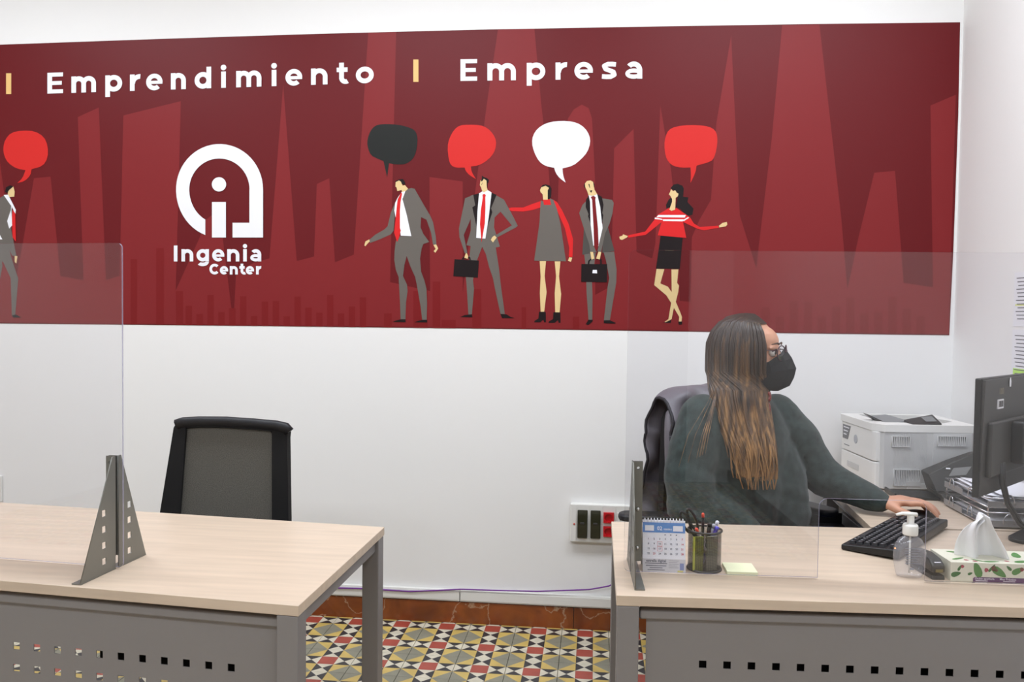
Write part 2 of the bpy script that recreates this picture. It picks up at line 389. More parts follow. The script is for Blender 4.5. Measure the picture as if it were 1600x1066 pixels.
bars = [(204, 214, 405), (244, 256, 388), (275, 286, 455)] + [(290 + 17 * k, 300 + 17 * k, 478 + 17 * math.sin(k * 2.3)) for k in range(17)] + [(646, 668, 455), (676, 688, 440), (738, 752, 452), (600, 612, 490), (690, 712, 500), (815, 822, 480), (895, 905, 495)] + [(1190 + 22 * k, 1203 + 22 * k, 480 + 16 * math.sin(k * 1.9)) for k in range(12)]
for k, (x0, x1, y) in enumerate(bars): printed('printed_bar', [([(x0, y), (x1, y), (x1, 504.5 + x1 * .0122), (x0, 504.5 + x0 * .0122)], P_BAR, 2 + .1 * (k % 5))])
# speech bubbles
def smooth_loop(pts, it=1):
    for _ in range(it):
        q = []
        for i, p in enumerate(pts):
            n = pts[(i + 1) % len(pts)]; q += [(p[0] * .75 + n[0] * .25, p[1] * .75 + n[1] * .25), (p[0] * .25 + n[0] * .75, p[1] * .25 + n[1] * .75)]
        pts = q
    return pts
for s, m, lab in (('A 95,300 130,235 180,205 260,200 360,205 450,225 520,255 543,300 548,360 535,460 500,530 440,570 380,575 330,572 283,563 283,563 266,695 266,695 232,543 232,543 175,520 115,490 90,430 80,370', P_BBL, 'black speech bubble'),
               ('C 60,330 80,240 130,150 190,105 280,98 400,102 480,135 540,200 570,270 560,360 520,430 450,490 380,525 305,535 305,535 312,590 357,665 357,665 290,625 250,580 240,545 240,545 150,548 100,525 75,470', P_ORED, 'red speech bubble over the man with the briefcase'),
               ('E 195,270 205,200 250,130 330,80 430,58 540,56 640,75 715,125 760,200 768,270 740,360 680,430 600,495 495,522 495,522 500,590 525,660 525,660 470,620 430,570 413,515 413,515 330,500 265,455 215,360', P_WHITE, 'white speech bubble'),
               ('H 488,290 500,210 530,145 600,110 740,95 880,102 960,125 1000,170 1010,240 1000,340 975,420 945,455 805,495 805,495 795,560 745,665 745,665 750,590 745,512 745,512 660,515 580,500 530,460 500,400', P_ORED, 'red speech bubble over the woman in the striped jumper'),
               ('L 15,160 25,120 55,85 110,75 170,78 215,105 235,150 235,210 210,250 155,265 155,265 150,295 120,325 85,333 85,333 110,310 125,270 125,270 80,262 40,235 20,200', P_ORED, 'red speech bubble with its tail curling left')):
    printed('speech_bubble', [(smooth_loop(px(s)), m, 3)], label=lab)
# printed cartoon office workers
G, W, K, R, S = P_GREY, P_WHITE, P_BLK, P_RED, P_SKIN
def figure(label, items):
    printed('printed_figure', [(px(s), m, 3 + ly + .07 * k) for k, (s, m, ly) in enumerate(items)], label=label)
figure('grey suited man with a red tie reaching out', [
    ('A 360,880 300,1020 B 270,140 240,170 160,215 100,265 108,295 200,260 300,215 325,180 335,60 A 335,985 348,905', G, 0),
    ('A 410,890 440,820 460,800 490,792 520,800 600,940 665,1050 B 690,100 715,230 722,312 690,308 672,200 630,80 580,55 575,150 600,210 655,285 600,305 585,345 570,440 580,560 610,640 630,720 635,850 632,1005 590,1005 575,880 540,680 525,610 480,510 447,415 425,500 412,600 450,680 455,740 440,850 435,1000 390,1000 385,850 372,610 345,540 332,450 335,370 345,285 365,235 490,228 A 447,1040', G, 1),
    ('A 400,830 435,822 408,895 447,1040 490,1238 392,1234 380,1150 345,1066 332,1000 340,930 365,880', W, 2),
    ('A 395,832 404,845 390,920 384,1006 384,1166 392,1185 375,1256 358,1291 330,1206 345,1066 362,900', R, 3),
    ('A 345,735 375,722 395,735 410,770 430,765 460,800 435,822 402,830 400,810 360,822 352,785 342,780', S, 2),
    ('A 340,728 375,714 410,708 432,740 434,762 415,755 403,758 393,732 375,722 345,738', K, 3),
    ('B 100,262 105,280 85,300 65,325 55,318 65,280', S, 2), ('B 693,312 720,308 738,345 712,385 695,370 715,350', S, 2),
    ('B 315,1023 380,1003 435,1001 437,1028', K, 2), ('B 515,1028 580,1008 635,1005 637,1030', K, 2)])
figure('grey suited man with hand on hip and a black briefcase', [
    ('C 330,830 300,840 D 270,70 270,180 230,315 260,322 375,332 500,338 540,328 485,150 490,60 545,5 C 590,850 560,830', G, 0),
    ('C 335,830 245,865 205,1060 D 160,160 165,240 215,392 238,388 205,220 268,75 C 330,960', G, 0),
    ('C 560,830 650,880 750,1066 D 705,135 690,150 510,245 500,222 650,132 545,5 C 545,960', G, 0),
    ('D 270,312 378,322 330,450 290,640 300,720 280,957 248,957 232,700 220,560 255,440', G, 0), ('D 372,322 500,330 530,520 550,700 585,952 545,952 490,700 475,620 440,520 410,400', G, 0),
    ('C 330,830 395,812 375,1066 D 322,140 C 320,960 350,940', K, 1), ('C 515,805 572,830 515,970 528,1010 D 430,130 C 488,1066', K, 1),
    ('C 390,815 430,790 480,780 520,805 490,1066 D 405,255 320,248 332,0', W, 2),
    ('C 425,830 442,818 460,832 455,855 456,960 453,1066 D 400,110 370,290 355,120 362,0 C 428,860', R, 3),
    ('C 405,680 435,660 470,680 475,715 470,750 480,782 440,805 420,785 412,755 398,730', S, 3),
    ('C 418,628 440,645 470,655 492,672 490,695 478,710 478,755 470,735 468,682 440,662 425,685 408,692 420,655', K, 4), ('C 428,688 420,715 410,725 414,727 423,717', K, 4),
    ('D 225,388 210,430 240,442 247,420 235,392', S, 3), ('D 490,225 510,245 475,290 455,265 470,240', S, 2),
    ('D 120,445 345,458 335,615 108,602', K, 2), ('D 186,448 196,428 210,420 206,438 200,448', K, 2), ('D 250,418 266,430 270,452 258,452 255,436 244,432', K, 2),
    ('D 170,980 215,962 280,955 285,982', K, 2), ('D 545,953 600,955 640,980 680,990 560,990', K, 2)])
figure('woman in a grey pinafore over a red jumper', [
    ('E 295,838 200,870 110,905 0,905 -30,912 -25,932 0,940 110,945 200,930 280,905', R, 0),
    ('E 395,825 440,850 490,930 555,1066 G 565,200 560,365 525,365 530,280 490,100 E 440,930', R, 0), ('E 305,822 378,822 392,885 305,890', R, 0),
    ('E 282,838 308,845 312,880 385,880 368,813 405,830 440,920 475,1066 G 500,405 205,400 250,80 E 270,1040 278,900', G, 1),
    ('E 275,735 290,700 330,690 365,710 350,735 350,828 305,828 300,775 280,755', S, 2),
    ('E 272,718 300,685 330,678 370,690 387,720 382,800 368,822 350,824 350,740 365,715 330,692 290,705', K, 3),
    ('G 257,403 315,403 302,540 320,690 298,872 265,872 258,700 265,545', S, 0), ('G 395,406 448,406 435,545 455,710 440,880 400,880 395,700 408,545', S, 0),
    ('G 530,368 558,372 545,410 518,400', S, 1), ('G 250,872 312,874 314,970 298,970 290,945 262,970 205,970 210,955 245,935', K, 1), ('G 383,876 447,878 449,975 432,975 425,950 395,975 338,975 343,960 380,940', K, 1)])
figure('bald grey suited man holding a black briefcase with both hands', [
    ('G 668,60 650,345 735,330 720,230', P_DGREY, 0), ('G 880,60 948,310 835,326 845,150', P_DGREY, 0),
    ('G 668,342 775,325 740,600 745,720 742,947 708,947 690,700 685,480', G, 0), ('G 848,322 945,316 968,480 965,600 905,953 850,953 885,640 900,560 870,400', G, 0),
    ('E 740,830 690,880 658,960 690,1066 G 715,250 725,320 755,322 785,322 775,285 752,180 E 770,1066', G, 1),
    ('E 880,815 980,830 998,860 985,960 955,1066 G 860,150 825,322 790,310 805,250 840,60 E 885,1000', G, 1),
    ('E 752,788 725,830 722,900 750,970 745,990 770,1066 765,850', K, 2), ('E 835,775 880,800 897,880 885,960 895,980 882,1066 865,900', K, 2),
    ('E 750,785 835,775 868,880 885,1066 G 838,100 800,265 752,260 E 770,1066 760,880', W, 1), 
    ('E 772,802 800,790 820,805 816,830 838,1066 G 795,100 802,250 780,318 760,270 755,100 E 785,830', P_WINE, 2),
    ('E 715,670 735,645 770,640 795,655 803,690 808,730 835,775 795,790 750,785 735,740 718,705', S, 3),
    ('E 704,692 712,664 719,708 713,716', K, 4), ('E 795,648 810,680 804,715', K, 4), ('E 760,740 788,735 777,762', K, 4), ('E 748,675 760,712 766,712 758,675', K, 4),
    ('G 723,318 750,318 762,380 735,390', S, 3), ('G 800,316 826,320 812,388 778,380', S, 3),
    ('G 642,430 880,432 878,598 640,595', K, 2), ('G 700,434 706,400 730,378 735,390 718,405 716,434', K, 2), ('G 832,434 830,390 812,370 805,385 815,400 815,434', K, 2), ('G 748,485 785,485 788,517 743,515', W, 3),
    ('G 708,946 748,946 745,962 705,995 682,988', K, 1), ('G 850,952 905,950 960,975 955,982 850,978', K, 1)])
figure('long haired woman in a red striped jumper with arms spread', [
    ('H 550,715 580,680 620,672 665,690 680,720 672,800 725,805 715,850 775,915 765,975 700,990 650,920 600,900 620,800 625,770 600,740 570,730', K, 0),
    ('H 560,800 575,830 550,900 510,915 505,880 530,830', K, 0),
    ('H 430,975 395,1010 K 370,20 285,130 125,165 128,187 290,160 350,112 445,35', R, 1), ('H 700,975 740,1000 K 735,55 790,88 960,75 968,95 830,118 770,105 700,72 635,40', R, 1),
    ('H 535,910 430,972 400,1015 K 440,30 400,165 665,188 635,40 690,5 H 735,1000 700,972 605,908 570,940', R, 1),
    ('H 430,978 700,978 690,1003 412,1000', W, 2), ('K 445,17 640,17 632,36 452,32', W, 2), ('K 375,0 440,12 445,22 372,14', W, 2), ('K 640,35 690,3 683,-4 632,24', W, 2),
    ('H 555,725 575,745 595,735 610,760 628,770 620,795 600,810 595,925 560,938 538,925 565,850 565,820 548,790 532,775 545,755', S, 3),
    ('K 428,168 632,186 605,475 385,472', K, 2),
    ('K 390,476 462,478 425,610 495,640 530,690 528,480 592,480 580,605 598,630 590,690 568,780 610,880 625,920 620,968 595,968 600,920 550,835 530,940 470,972 465,965 500,940 525,790 480,720 368,625', S, 1),
    ('K 440,975 470,970 525,948 522,975', K, 2), ('K 590,962 628,962 625,990 595,990', K, 2),
    ('K 125,172 80,155 75,168 45,178 50,200 70,208 115,185', S, 2), ('K 968,75 1000,50 1040,40 1045,65 1030,82 970,92', S, 2)])
figure('grey suited man with a red tie seen behind the screen', [
    ('L 18,395 -40,430 -60,640 0,720 15,720 52,800 58,982 75,982 90,800 75,760 45,660 60,690 80,690 55,560 60,470 40,400', G, 0), ('L -60,640 0,660 12,740 -10,860 -20,990 -45,990 -50,860', G, 0),
    ('L 18,392 40,390 78,465 75,487 55,442 60,540 45,557 35,520 58,450', W, 1), ('L 62,465 75,482 78,620 62,600 58,500', R, 2), ('L 0,588 12,610 -5,610 -20,600', W, 1),
    ('L 45,355 65,348 72,375 70,400 45,402 38,385', S, 2), ('L 30,353 50,344 66,350 45,367 35,382 24,376', K, 3), ('L 72,690 86,692 80,728 72,720', S, 1), ('L 58,982 78,978 105,993 65,994', K, 1)])
# lettering: geometric bold letters drawn as strokes
def arc(cx, cy, rx, ry, sw, a0, a1, n=20):
    o = []; i_ = []
    for k in range(n + 1):
        g = math.radians(a0 + (a1 - a0) * k / n); c_, s_ = math.cos(g), math.sin(g)
        o.append((cx + rx * c_, cy + ry * s_)); i_.append((cx + (rx - sw) * c_, cy + (ry - sw) * s_))
    return [[o[k], o[k + 1], i_[k + 1], i_[k]] for k in range(n)]
def rect(x0, y0, x1, y1): return [[(x0, y0), (x1, y0), (x1, y1), (x0, y1)]]
def disc(cx, cy, r, n=18): return [[(cx + r * math.cos(2 * math.pi * k / n), cy + r * math.sin(2 * math.pi * k / n)) for k in range(n)]]
def stroke(pts, sw):
    out = []
    for (x0, y0), (x1, y1) in zip(pts, pts[1:]):
        d = math.hypot(x1 - x0, y1 - y0); nx, ny = -(y1 - y0) / d * sw / 2, (x1 - x0) / d * sw / 2
        out.append([(x0 + nx, y0 + ny), (x1 + nx, y1 + ny), (x1 - nx, y1 - ny), (x0 - nx, y0 - ny)])
    for p in pts[1:-1]: out += disc(*p, sw / 2, 12)
    return out
def glyph(ch, w, xh, cap, sw):
    r = w / 2; c = (w / 2, xh / 2); ry = xh / 2 + .3
    if ch == 'E': return rect(0, 0, sw, cap) + rect(0, 0, w, sw * .85) + rect(0, cap - sw * .85, w, cap) + rect(0, cap / 2 - sw * .4, w * .92, cap / 2 + sw * .4)
    if ch == 'I': return rect(0, 0, sw, cap)
    if ch == 'i': return rect(0, 0, sw, xh) + disc(sw / 2, xh + sw * .85, sw * .6)
    if ch == 'o': return arc(*c, r, ry, sw, 0, 360, 32)
    if ch == 'e': return arc(*c, r, ry, sw * .95, 0, 312, 28) + rect(sw * .4, xh * .5 - sw * .42, w - .2, xh * .5 + sw * .25)
    if ch == 'C': return arc(w * .55, cap / 2, w * .55, cap / 2, sw, 42, 318, 28)
    if ch == 'n':
        q = w / 2; return rect(0, 0, sw, xh) + arc(q, xh - q, q, q, sw, 0, 180) + rect(w - sw, 0, w, xh - q)
    if ch == 'm':
        q = (w + sw) / 4; return rect(0, 0, sw, xh) + arc(q, xh - q, q, q, sw, 0, 180) + arc(w - q, xh - q, q, q, sw, 0, 180) + rect(w / 2 - sw / 2, 0, w / 2 + sw / 2, xh - q) + rect(w - sw, 0, w, xh - q)
    if ch == 'p': return rect(0, -cap * .26, sw, xh) + arc(*c, r, ry, sw, 0, 360, 32)
    if ch == 'd': return rect(w - sw, 0, w, cap * 1.04) + arc(*c, r, ry, sw, 0, 360, 32)
    if ch == 'r': return rect(0, 0, sw, xh) + arc(w * 1.02, xh - w * .98, w * .98, w, sw, 85, 180, 12)
    if ch == 't': return rect(w * .22, sw, w * .22 + sw, xh * 1.3) + rect(0, xh - sw * .95, w * .95, xh) + arc(w * .22 + sw * 1.35, sw * 1.3, sw * 1.35, sw * 1.35, sw, 180, 300, 10)
    if ch == 'a': return rect(w - sw, 0, w, xh * .58) + arc(w - (w * .5), xh - w * .5, w * .5, w * .5, sw, 0, 140, 14) + arc(w * .5, xh * .3, w * .5, xh * .3, sw * .85, 0, 360, 24)
    if ch == 's': return stroke([(w * .92, xh * .84), (w * .7, xh - sw * .47), (w * .42, xh - sw * .47), (w * .2, xh * .76), (w * .28, xh * .59), (w * .5, xh * .51), (w * .76, xh * .41), (w * .82, xh * .25), (w * .6, sw * .47), (w * .32, sw * .47), (w * .06, xh * .16)], sw * .92)
    if ch == 'g': return arc(*c, r, ry, sw, 0, 360, 32) + rect(w - sw, 0, w, xh) + arc(w / 2, -.02 * xh, w / 2, xh * .37, sw, 218, 360, 16)
    return []
def word(label, letters, base, xh, cap, sw, crop='P'):
    """letters: (char, x0, x1); base(x) -> baseline y in the same crop"""
    o = CROPS[crop]
    for ch, x0, x1 in letters:
        polys = []
        for k, q in enumerate(glyph(ch, x1 - x0, xh, cap, sw)):
            polys.append(([(o[0] + (x0 + x) / o[2], o[1] + (base(x0 + x) - y) / o[2]) for x, y in q], P_WHITE, 4 + .12 * k))
        printed('letter', polys, label='letter %s of the ' % ch + label)
word('white word Emprendimiento', [('E', 74, 98.5), ('m', 111.5, 150), ('p', 164.5, 191), ('r', 203, 218), ('e', 228.3, 254), ('n', 267, 290.5), ('d', 304, 330), ('i', 345.5, 353), ('m', 369, 408.5), ('i', 424.5, 432), ('e', 446, 472.3), ('n', 486, 511.7), ('t', 526, 544), ('o', 556, 584)], lambda x: 146 - (x - 86) * .0333, 25.5, 32.5, 7.4)
word('white word Empresa', [('E', 719.5, 745.5), ('m', 761.5, 806), ('p', 823, 852), ('r', 868, 884.5), ('e', 897.5, 926.5), ('s', 939, 964.5), ('a', 977, 1003.5)], lambda x: 126.5 - (x - 720) * .0125, 27, 34, 7.8)
word('white word Ingenia', [('I', 116, 178), ('n', 235, 420), ('g', 470, 665), ('e', 715, 905), ('n', 950, 1140), ('i', 1200, 1258), ('a', 1310, 1482)], lambda x: 386, 192, 248, 56, 'T')
word('white word Center', [('C', 672, 820), ('e', 835, 965), ('n', 990, 1116), ('t', 1140, 1228), ('e', 1240, 1370), ('r', 1400, 1475)], lambda x: 590, 130, 168, 42, 'T')
for x0, y0, x1, y1 in ((9.5, 114.5, 17.5, 147), (645.8, 93, 653.8, 128)): printed('divider_bar', [([(x0, y0), (x1, y0), (x1, y1), (x0, y1)], P_TAN, 4)])
ring_o = []; ring_i = []
for k in range(41):
    a = math.radians(250.9 * k / 40); c_, s_ = math.cos(a), math.sin(a); ring_o.append((431 + 315 * c_, 400 - (330 if s_ > 0 else 348) * s_))
    a = math.radians(242.1 * k / 40); c_, s_ = math.cos(a), math.sin(a); ring_i.append((430 + 218 * c_, 400 - (225 if s_ > 0 else 246) * s_))
lg = [[ring_o[k], ring_o[k + 1], ring_i[k + 1], ring_i[k]] for k in range(40)] + rect(647, 400, 746, 747) + rect(525, 640, 746, 747) + rect(376, 490, 477, 747) + disc(427, 362, 52, 28)
printed('emblem', [([(250 + x / 4.633, 210 + y / 4.633) for x, y in q], P_WHITE, 4 + .12 * k) for k, q in enumerate(lg)], label='white arch emblem around a letter i')
# ------------------------------------------------------------------ wall fittings
def socket_box():
    t = thing('power_socket_box', 'white wall box with two smoked breaker windows and red sockets above the trunking', 'socket box', (-.073, WALL_Y, .385))
    b = MB(); b.box((0, -.03, 0), (.5, -.0005, .168)); b.build('frame', WPLAS, t, bevel=.006)
    smoke = mat('smoked_window', (44, 44, 30), .12)
    for x in (.032, .088):
        w_ = MB(); w_.prism([(-.042, .0), (-.028, 0), (-.028, .12), (-.034, .12), (-.046, .085), (-.046, .03)], x, x + .043, Matrix(((0, 0, 1, 0), (1, 0, 0, 0), (0, 1, 0, .022), (0, 0, 0, 1)))); ob = w_.build('breaker_window', smoke, t, bevel=.003)
        h = MB(); h.box((x + .012, -.049, .083), (x + .03, -.043, .092)); h.build('latch', DARKP, ob, bevel=.002)
    for x, z, m in ((.143, .092, REDP), (.143, .032, REDP), (.2, .092, WPLAS), (.2, .032, WPLAS), (.257, .092, WPLAS), (.257, .032, WPLAS)):
        if m is REDP:
            hole = [(x + .022 + .0165 * math.cos(2 * math.pi * k / 24), z + .022 + .0165 * math.sin(2 * math.pi * k / 24)) for k in range(24)]
            ob = plate('red_socket', [[(x, z), (x + .044, z), (x + .044, z + .044), (x, z + .044)], hole], .012, m, Matrix.Translation((0, -.036, 0)) @ VERT, t)
            h = MB(); h.box((x + .002, -.0312, z + .002), (x + .042, -.0302, z + .042)); h.build('socket_well', REDP, ob)
        else:
            s = MB(); s.box((x, -.034, z), (x + .044, -.03, z + .044)); ob = s.build('network_socket', m, t, bevel=.002)
            h = MB(); h.box((x + .012, -.0352, z + .012), (x + .032, -.034, z + .02)); h.build('jack', DARKP, ob)
    for x in (.025, .082, .137, .193, .25, .306):
        d = MB(); d.box((x - .0015, -.033, .006), (x + .0015, -.0295, .162)); d.build('divider', WPLAS, t)
    d = MB(); d.ball((.018, -.031, .08), (.004, .003, .004), 10); d.build('indicator', mat('orange_lamp', (214, 80, 60), .3), t)
socket_box()
t = thing('wall_socket', 'small white wall socket above the empty desk, beside the mesh chair', 'socket', (-2.77, WALL_Y, .52))
b = MB(); b.box((-.05, -.012, -.062), (.05, -.0005, .062)); b.build('plate', WPLAS, t, bevel=.004)
b = MB(); b.box((-.034, -.015, -.034), (.034, -.012, .034)); b.build('insert', GPLAS, t, bevel=.003)
cable = [wall(x, y, .026) for x, y in ((470, 920), (525, 919), (568, 920), (601, 922), (640, 924.5), (680, 923), (720, 921), (780, 923), (840, 924.3), (880, 923), (920, 921.5), (935, 919), (951, 916), (975, 905))]
cable += [Vector((.14, .03, .3)), Vector((.15, .03, .382))]
b = MB(); b.tube(cable, .0032, 8); tag(b.build('network_cable', PURPLE, None, True), 'thin purple network cable running along the white trunking', 'cable')
# sheets on the right hand wall
GREENP = mat('highlighter_green', (190, 235, 110), .7); YELP = mat('highlighter_yellow', (226, 232, 150), .7)
for z0, z1, lab, hl in ((1.345, 1.535, 'printed sheet with a yellow line pinned over another on the side wall', 0), (1.14, 1.335, 'printed sheet with a green block, pinned below another on the side wall', 1)):
    t = thing('paper_sheet', lab, 'paper', (WALL_R, -.415, z0))
    b = MB(); b.box((-.0012, -.14, 0), (-.0004, 0, z1 - z0)); b.build('sheet', PAPER, t)
    ln = MB(); n = 12; H_ = z1 - z0
    for k in range(n):
        z = H_ * (.88 - .068 * k); ln.box((-.0016, -.125 + .03 * random.random(), z), (-.0013, -.017 - .006 * (k % 3), z + .003))
    ln.build('print_lines', INK, t)
    g = MB(); g.box((-.0015, -.135, H_ * (.10 if hl else .38)), (-.0013, -.012, H_ * (.30 if hl else .41))); g.build('highlight', GREENP if hl else YELP, t)
# ------------------------------------------------------------------ ceiling lights (above the frame)
for k, (x, y) in enumerate(LAMPS):
    t = thing('ceiling_light', 'flat white ceiling light panel over the desks' if y > -3 else 'flat white ceiling light panel near the entrance door', 'ceiling light', (x, y, CEIL), 0, 'ceiling light panels over the desks' if y > -3 else 'ceiling light panels near the door')
    b = MB(); b.box((-.62, -.32, -.05), (.62, .32, -.001)); b.build('housing', WPLAS, t, bevel=.004)
    b = MB(); b.box((-.58, -.28, -.054), (.58, .28, -.05)); b.build('diffuser', mat('lamp_diffuser', (240, 244, 250), .5), t)
    ld = bpy.data.lights.new('ceiling_lamp_offscreen', 'AREA'); ld.shape = 'RECTANGLE'; ld.size = 1.16; ld.size_y = .56; ld.energy = LAMP_POWER; ld.color = (.875, .925, 1)
    lo = bpy.data.objects.new('ceiling_lamp_offscreen', ld); COL.objects.link(lo); lo.parent = t; lo.location = (0, 0, -.06)
# ------------------------------------------------------------------ desks
def desk(label, FL, FR, BL, BR, hx, hn, rows, p0, p1, c0, c1):
    """corner points (x,y) of the top; hx = distance of first hole from FL along the front, hn holes, p0/p1 panel ends"""
    FL, FR, BL, BR = (Vector((*p, 0)) for p in (FL, FR, BL, BR))
    t = thing('office_desk', label, 'desk', FL, 0)
    Lf = (FR - FL).length
    def at(s, d, z):
        """s metres along, d metres from the front edge"""
        u = s / Lf; f = FL.lerp(FR, u); k = BL.lerp(BR, u); v = d / (k - f).length
        return f.lerp(k, v) - FL + Vector((0, 0, z))
    Dp = (BL - FL).length
    def hexb(s0, s1, d0, d1, z0, z1, name, m, bevel=.002, mi=None):
        b = MB(); b.hexa([at(s0, d0, z0), at(s1, d0, z0), at(s1, d1, z0), at(s0, d1, z0), at(s0, d0, z1), at(s1, d0, z1), at(s1, d1, z1), at(s0, d1, z1)])
        if mi: b.m = mi
        return b.build(name, m, t, bevel=bevel)
    hexb(0, Lf, 0, Dp, TOP - .024, TOP, 'desktop', [WOOD, WOOD], .0015, [0, 0, 1, 1, 1, 1])
    for s0 in (.002, Lf - .052):
        for d0 in (.002, Dp - .052): hexb(s0, s0 + .05, d0, d0 + .05, 0, TOP - .0245, 'leg', STEEL, .003)
        hexb(s0 + .01, s0 + .04, .0525, Dp - .0525, TOP - .06, TOP - .026, 'side_rail', STEEL, .002)
    hexb(.053, Lf - .053, .018, .045, TOP - .061, TOP - .037, 'front_rail', STEEL, .006)
    hexb(.053, Lf - .053, Dp - .045, Dp - .018, TOP - .061, TOP - .03, 'back_rail', STEEL, .004)
    hexb(c0, c1, .052, .16, .532, .645, 'hole_backing', BLACK, .004)  # black box added behind the panel so its holes look dark
    # perforated modesty panel
    z0, z1 = .33, TOP - .0615; h = .0172
    loops = [[(p0, z0), (p1, z0), (p1, z1), (p0, z1)]]
    for r in range(rows):
        zc = .571 - .0525 * r
        for k in range(hn):
            xc = hx + .0551 * k; loops.append([(xc - h / 2, zc - h / 2), (xc + h / 2, zc - h / 2), (xc + h / 2, zc + h / 2), (xc - h / 2, zc + h / 2)])
    e = (FR - FL).normalized(); nrm = Vector((e.y, -e.x, 0)); o0 = at(0, .03, 0)
    Mx = Matrix(((e.x, 0, nrm.x, o0.x), (e.y, 0, nrm.y, o0.y), (0, 1, 0, 0), (0, 0, 0, 1)))
    plate('modesty_panel', loops, .002, STEEL, Mx, t)
    return t
e = Vector((-.9964, .085)); FRl = Vector((-.604, -1.778)); BRl = Vector((-.587, -1.126))
FLl, BLl = FRl + e * 1.6, BRl + e * 1.6
desk('empty beech desk with perforated grey front panel, in front of the mesh chair', FLl, FRl, BLl, BRl, 1.6 - (.776 - .604) - .0551 * 22, 23, 4, .054, 1.548, 1.08, 1.47)
FLr, BLr = Vector((.078, -1.618)), Vector((.080, -.961))
er = Vector((.9987, .0515)); FRr = FLr + er * 1.385; BRr = BLr + Vector((.9983, .0588)) * 1.385
desk('beech desk with perforated grey front panel, carrying the calendar and keyboard', FLr, FRr, BLr, BRr, .278 - .078, 20, 4, .07, 1.33, .17, 1.3)
# return desk along the right hand wall, carrying the printers
def return_desk():
    t = thing('return_desk', 'beech side desk along the wall, carrying both printers and the wire trays', 'desk', (.86, -.905, 0))
    P4 = [(.862, -.908), (1.474, -.872), (1.474, .035), (.922, .035)]
    L4 = [(x - .86, y + .905) for x, y in P4]
    b = MB(); b.prism(L4, TOP - .024, TOP, mi=0, mside=1); b.build('desktop', [WOOD, WOOD], t, bevel=.0015)
    for x, y in ((.065, .06), (.55, .06), (.115, .87), (.55, .87)):
        b = MB(); b.box((x, y, 0), (x + .05, y + .05, TOP - .0245)); b.build('leg', STEEL, t, bevel=.003)
    b = MB(); b.hexa([(.035, .04, TOP - .058), (.055, .04, TOP - .058), (.1, .92, TOP - .058), (.08, .92, TOP - .058), (.035, .04, TOP - .03), (.055, .04, TOP - .03), (.1, .92, TOP - .03), (.08, .92, TOP - .03)]); b.build('side_rail', STEEL, t, bevel=.002)
return_desk()
def pedestal():
    t = thing('drawer_pedestal', 'drawer unit under the side desk with its black top tray pulled out', 'drawers', (.93, -.78, 0))
    b = MB(); b.box((.0, .0, .05), (.46, .4, .655)); b.build('body', STEEL, t, bevel=.003)
    for z in (.06, .34): q = MB(); q.box((-.018, .003, z), (-.001, .397, z + .26)); o = q.build('drawer_front', STEEL, t, bevel=.003); h = MB(); h.box((-.03, .14, z + .2), (-.019, .26, z + .215)); h.build('handle', DARKP, o, bevel=.003)
    q = MB(); q.box((-.17, .02, .612), (-.002, .38, .617)); q.box((-.17, .02, .617), (-.002, .026, .655)); q.box((-.17, .374, .617), (-.002, .38, .655)); q.box((-.19, .003, .607), (-.17, .397, .66)); q.build('open_tray', BLACK, t)
pedestal()
b = MB(); b.box((-.055, -.1, 0), (.055, .1, .012)); fo = tag(b.build('blue_folder', mat('blue_card', (30, 66, 140), .5), bevel=.002), 'blue folder lying in the open black drawer tray', 'folder'); fo.location = (.828, -.60, .6175); fo.rotation_euler = (0, 0, .1)
# ------------------------------------------------------------------ acrylic screens with steel brackets
def basis(p, d):
    d = Vector((*d, 0)).normalized(); n = Vector((d.y, -d.x, 0))
    return Matrix(((d.x, 0, n.x, p[0]), (d.y, 0, n.y, p[1]), (0, 1, 0, p[2]), (0, 0, 0, 1)))
def screen(label, p, d, outline):
    t = thing('acrylic_screen', label, 'screen', (*p, TOP))
    m = basis((0, 0, 0), d)
    plate('pane', [outline], .005, [ACR, ACRE], m, t, side=1)
    return t
zt = 1.526 - TOP
screen('clear acrylic screen standing on the empty desk', (-1.113, -1.595), (.9971, -.0756), rrect(-1.02, .004, 0, zt, .012))
x0, x1, xc0, xc1, zc, r = 0, 1.22, .466, .717, .197, .02
ol = rrect(x0, .004, x1, zt, .014, 4, (1, 1, 1, 0))
ol = ol[:-1] + [(x1, .004)]
notch = [(xc1, .004)] + [(xc1 - r + r * math.cos(math.radians(a)), zc - r + r * math.sin(math.radians(a))) for a in range(0, 91, 18)] + [(xc0 + r - r * math.sin(math.radians(a)), zc - r + r * math.cos(math.radians(a))) for a in range(0, 91, 18)] + [(xc0, .004)]
screen('clear acrylic screen with a pass-through notch, in front of the seated woman', (.1, -1.4522), (.9994, .0356), ol[:-1] + notch[::-1] + ol[-1:])
